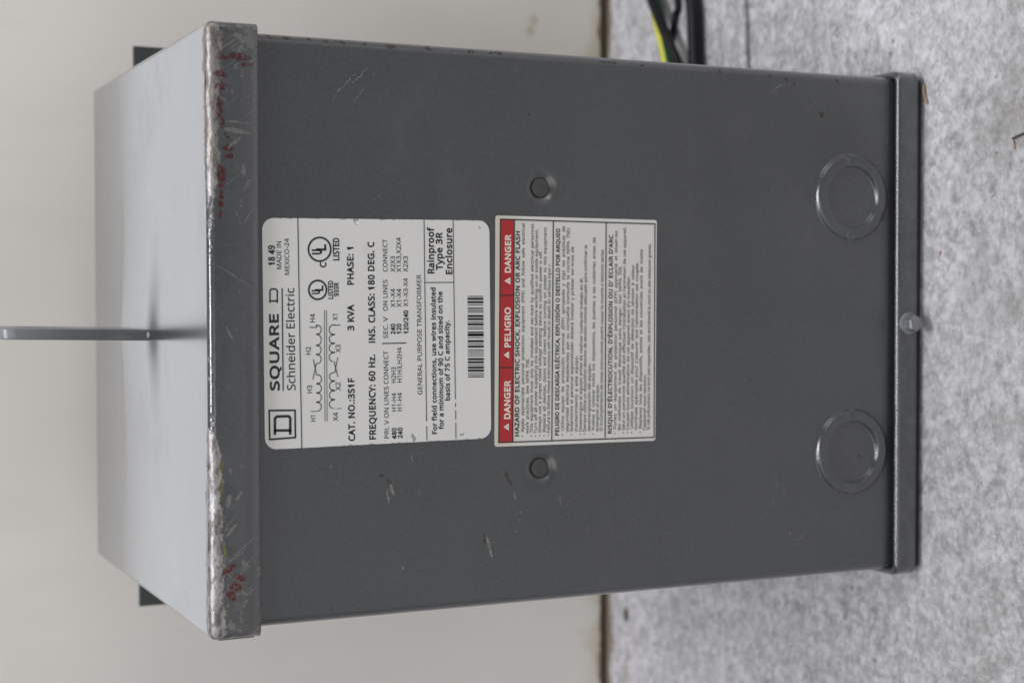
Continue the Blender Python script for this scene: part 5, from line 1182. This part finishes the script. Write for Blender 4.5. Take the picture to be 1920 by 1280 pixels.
def label_sheet(name, w, h, r, loc, rot, mat, notch=None):
    p = [(x, y) for x, y in rrect(w / 2, -h / 2, h / 2, r, 8)]
    bm = bmesh.new()
    f = [bm.verts.new((x, -0.00012, z)) for x, z in p]
    b = [bm.verts.new((x, 0.00012, z)) for x, z in p]
    bm.faces.new(f)
    for i in range(len(p)):
        j = (i + 1) % len(p)
        bm.faces.new((f[i], f[j], b[j], b[i]))
    o = obj(name, bm, mat, T0, smooth=False)
    o.location = (loc[0], -0.00022, loc[1])
    o.rotation_euler = (0, -math.radians(rot), 0)
    return o


PRINT_Y = -0.00022
name_lab = label_sheet('nameplate', 0.0973, 0.1047, 0.0052, (-0.0007, 0.2931), 0.44, M['nameplate'])
dang_lab = label_sheet('danger_label', 0.1036, 0.0835, 0.0012, (-0.0014, 0.1966), -0.38, M['danger'])


def put(name, bm, mat, parent, dy=0.0):
    for v in bm.verts:
        v.co.y = PRINT_Y + dy
    o = obj(name, bm, mat, parent, smooth=False, weighted=False)
    return o


put('lettering', printing('N', (0, 1, 2, 3)), M['ink'], name_lab)
bars = [s for s in STROKES if s[0] == 'N']
ruled, code = bmesh.new(), bmesh.new()
for k, (lab, pts, wd) in enumerate(bars):
    two = len(pts) == 2
    is_bar = two and pts[0][1] < -36 and abs(pts[0][0] - pts[1][0]) < 1.0 and abs(pts[0][1] - pts[1][1]) < 12 and abs(pts[0][0]) < 30
    stroke(code if is_bar else ruled, pts, wd, 0)
put('diagram_lines', ruled, M['ink'], name_lab, -0.00006)
put('barcode', code, M['ink'], name_lab, -0.00003)

for first in ('HAZARD', 'PELIGRO', 'RISQUE'):
    put('heading', printing('D', (2,), first), M['ink'], dang_lab)
put('small_print', printing('D', (0, 1)), M['ink_faint'], dang_lab)
bm = bmesh.new()
for lab, pts, wd in STROKES:
    if lab == 'D':
        stroke(bm, pts, wd, 0)
put('frame_lines', bm, M['ink'], dang_lab, -0.00008)
bm = bmesh.new()
bm.faces.new([bm.verts.new((x / 1000, 0, z / 1000)) for x, z in RED_BAND])
band = put('red_band', bm, M['red'], dang_lab, -0.00003)
bm = printing('D', (3,))
for tri in TRIANGLES:
    c = sum((Vector(p) for p in tri), Vector((0, 0))) / 3
    # warning triangle with a mark cut out of its middle
    hole = [(-0.16, 0.55), (0.16, 0.55), (0.09, -0.45), (-0.09, -0.45)]
    b = flat_fill([[(x / 1000, z / 1000) for x, z in tri], [((c.x + hx) / 1000, (c.y + hz) / 1000) for hx, hz in hole][::-1]])
    me = bpy.data.meshes.new('lines')
    b.to_mesh(me)
    b.free()
    bm.from_mesh(me)
    bpy.data.meshes.remove(me)
put('warning_words', bm, M['cream'], dang_lab, -0.00010)

# ------------------------------------------------------------------ cables and small debris
o = tube('cable', [(0.1245, 0.1975, 0.0066), (0.1483, 0.2008, 0.0066), (0.1584, 0.2021, 0.0066), (0.1783, 0.2034, 0.0066), (0.1985, 0.2059, 0.0066), (0.26, 0.222, 0.0066), (0.36, 0.262, 0.0066), (0.5, 0.275, 0.0066)], 0.0050, M['black_rubber'])
tag(o, 'thick black cable, nearest to the box of the wires at its foot', 'cable')
o = tube('wire', [(0.1245, 0.2245, 0.006), (0.1559, 0.2344, 0.0056), (0.1637, 0.2371, 0.0055), (0.1774, 0.2424, 0.0055), (0.1921, 0.2491, 0.0055), (0.2067, 0.2545, 0.0055), (0.26, 0.270, 0.0055), (0.4, 0.290, 0.0055)], 0.0040, M['wire'])
tag(o, 'yellow and green striped wire crossing beneath a black wire', 'wire')
o = tube('wire', [(0.1245, 0.2105, 0.011), (0.1528, 0.2131, 0.0105), (0.1608, 0.2172, 0.0105), (0.1764, 0.2262, 0.0125), (0.1896, 0.2354, 0.0128), (0.2048, 0.2454, 0.0130), (0.24, 0.268, 0.0125), (0.34, 0.300, 0.0045), (0.45, 0.305, 0.0045)], 0.0034, M['black_rubber'])
tag(o, 'black wire lying across the yellow and green wire', 'wire')
o = tube('wire', [(0.1245, 0.2420, 0.004), (0.1668, 0.2399, 0.0037), (0.1799, 0.2360, 0.0037), (0.1928, 0.2314, 0.0037), (0.2025, 0.2289, 0.0037), (0.25, 0.240, 0.0037), (0.4, 0.250, 0.0037)], 0.0021, M['black_rubber'])
tag(o, 'thin dark wire between the thick black cable and the yellow and green wire', 'wire')

o = tube('wood_splinter', [(0.1212, -0.0054, 0.0010), (0.1175, -0.0058, 0.0016), (0.1145, -0.0068, 0.0014), (0.1112, -0.0080, 0.0010)], 0.0006, M['splinter'], 8)
tag(o, 'thin curved brown splinter on the floor by the box corner', 'splinter')
o = tube('copper_clipping', [(0.0880, -0.0690, 0.0007), (0.0860, -0.0695, 0.0008), (0.0835, -0.0698, 0.0007)], 0.0004, M['copper'], 10)
tag(o, 'tiny bright copper wire clipping on the floor in front', 'wire clipping')
o = tube('bark_fragment', [(0.0884, -0.0690, 0.0010), (0.0892, -0.0722, 0.0012), (0.0902, -0.0765, 0.0010)], 0.0006, M['rivet'], 8)
tag(o, 'dark sliver of debris touching the copper clipping', 'debris')
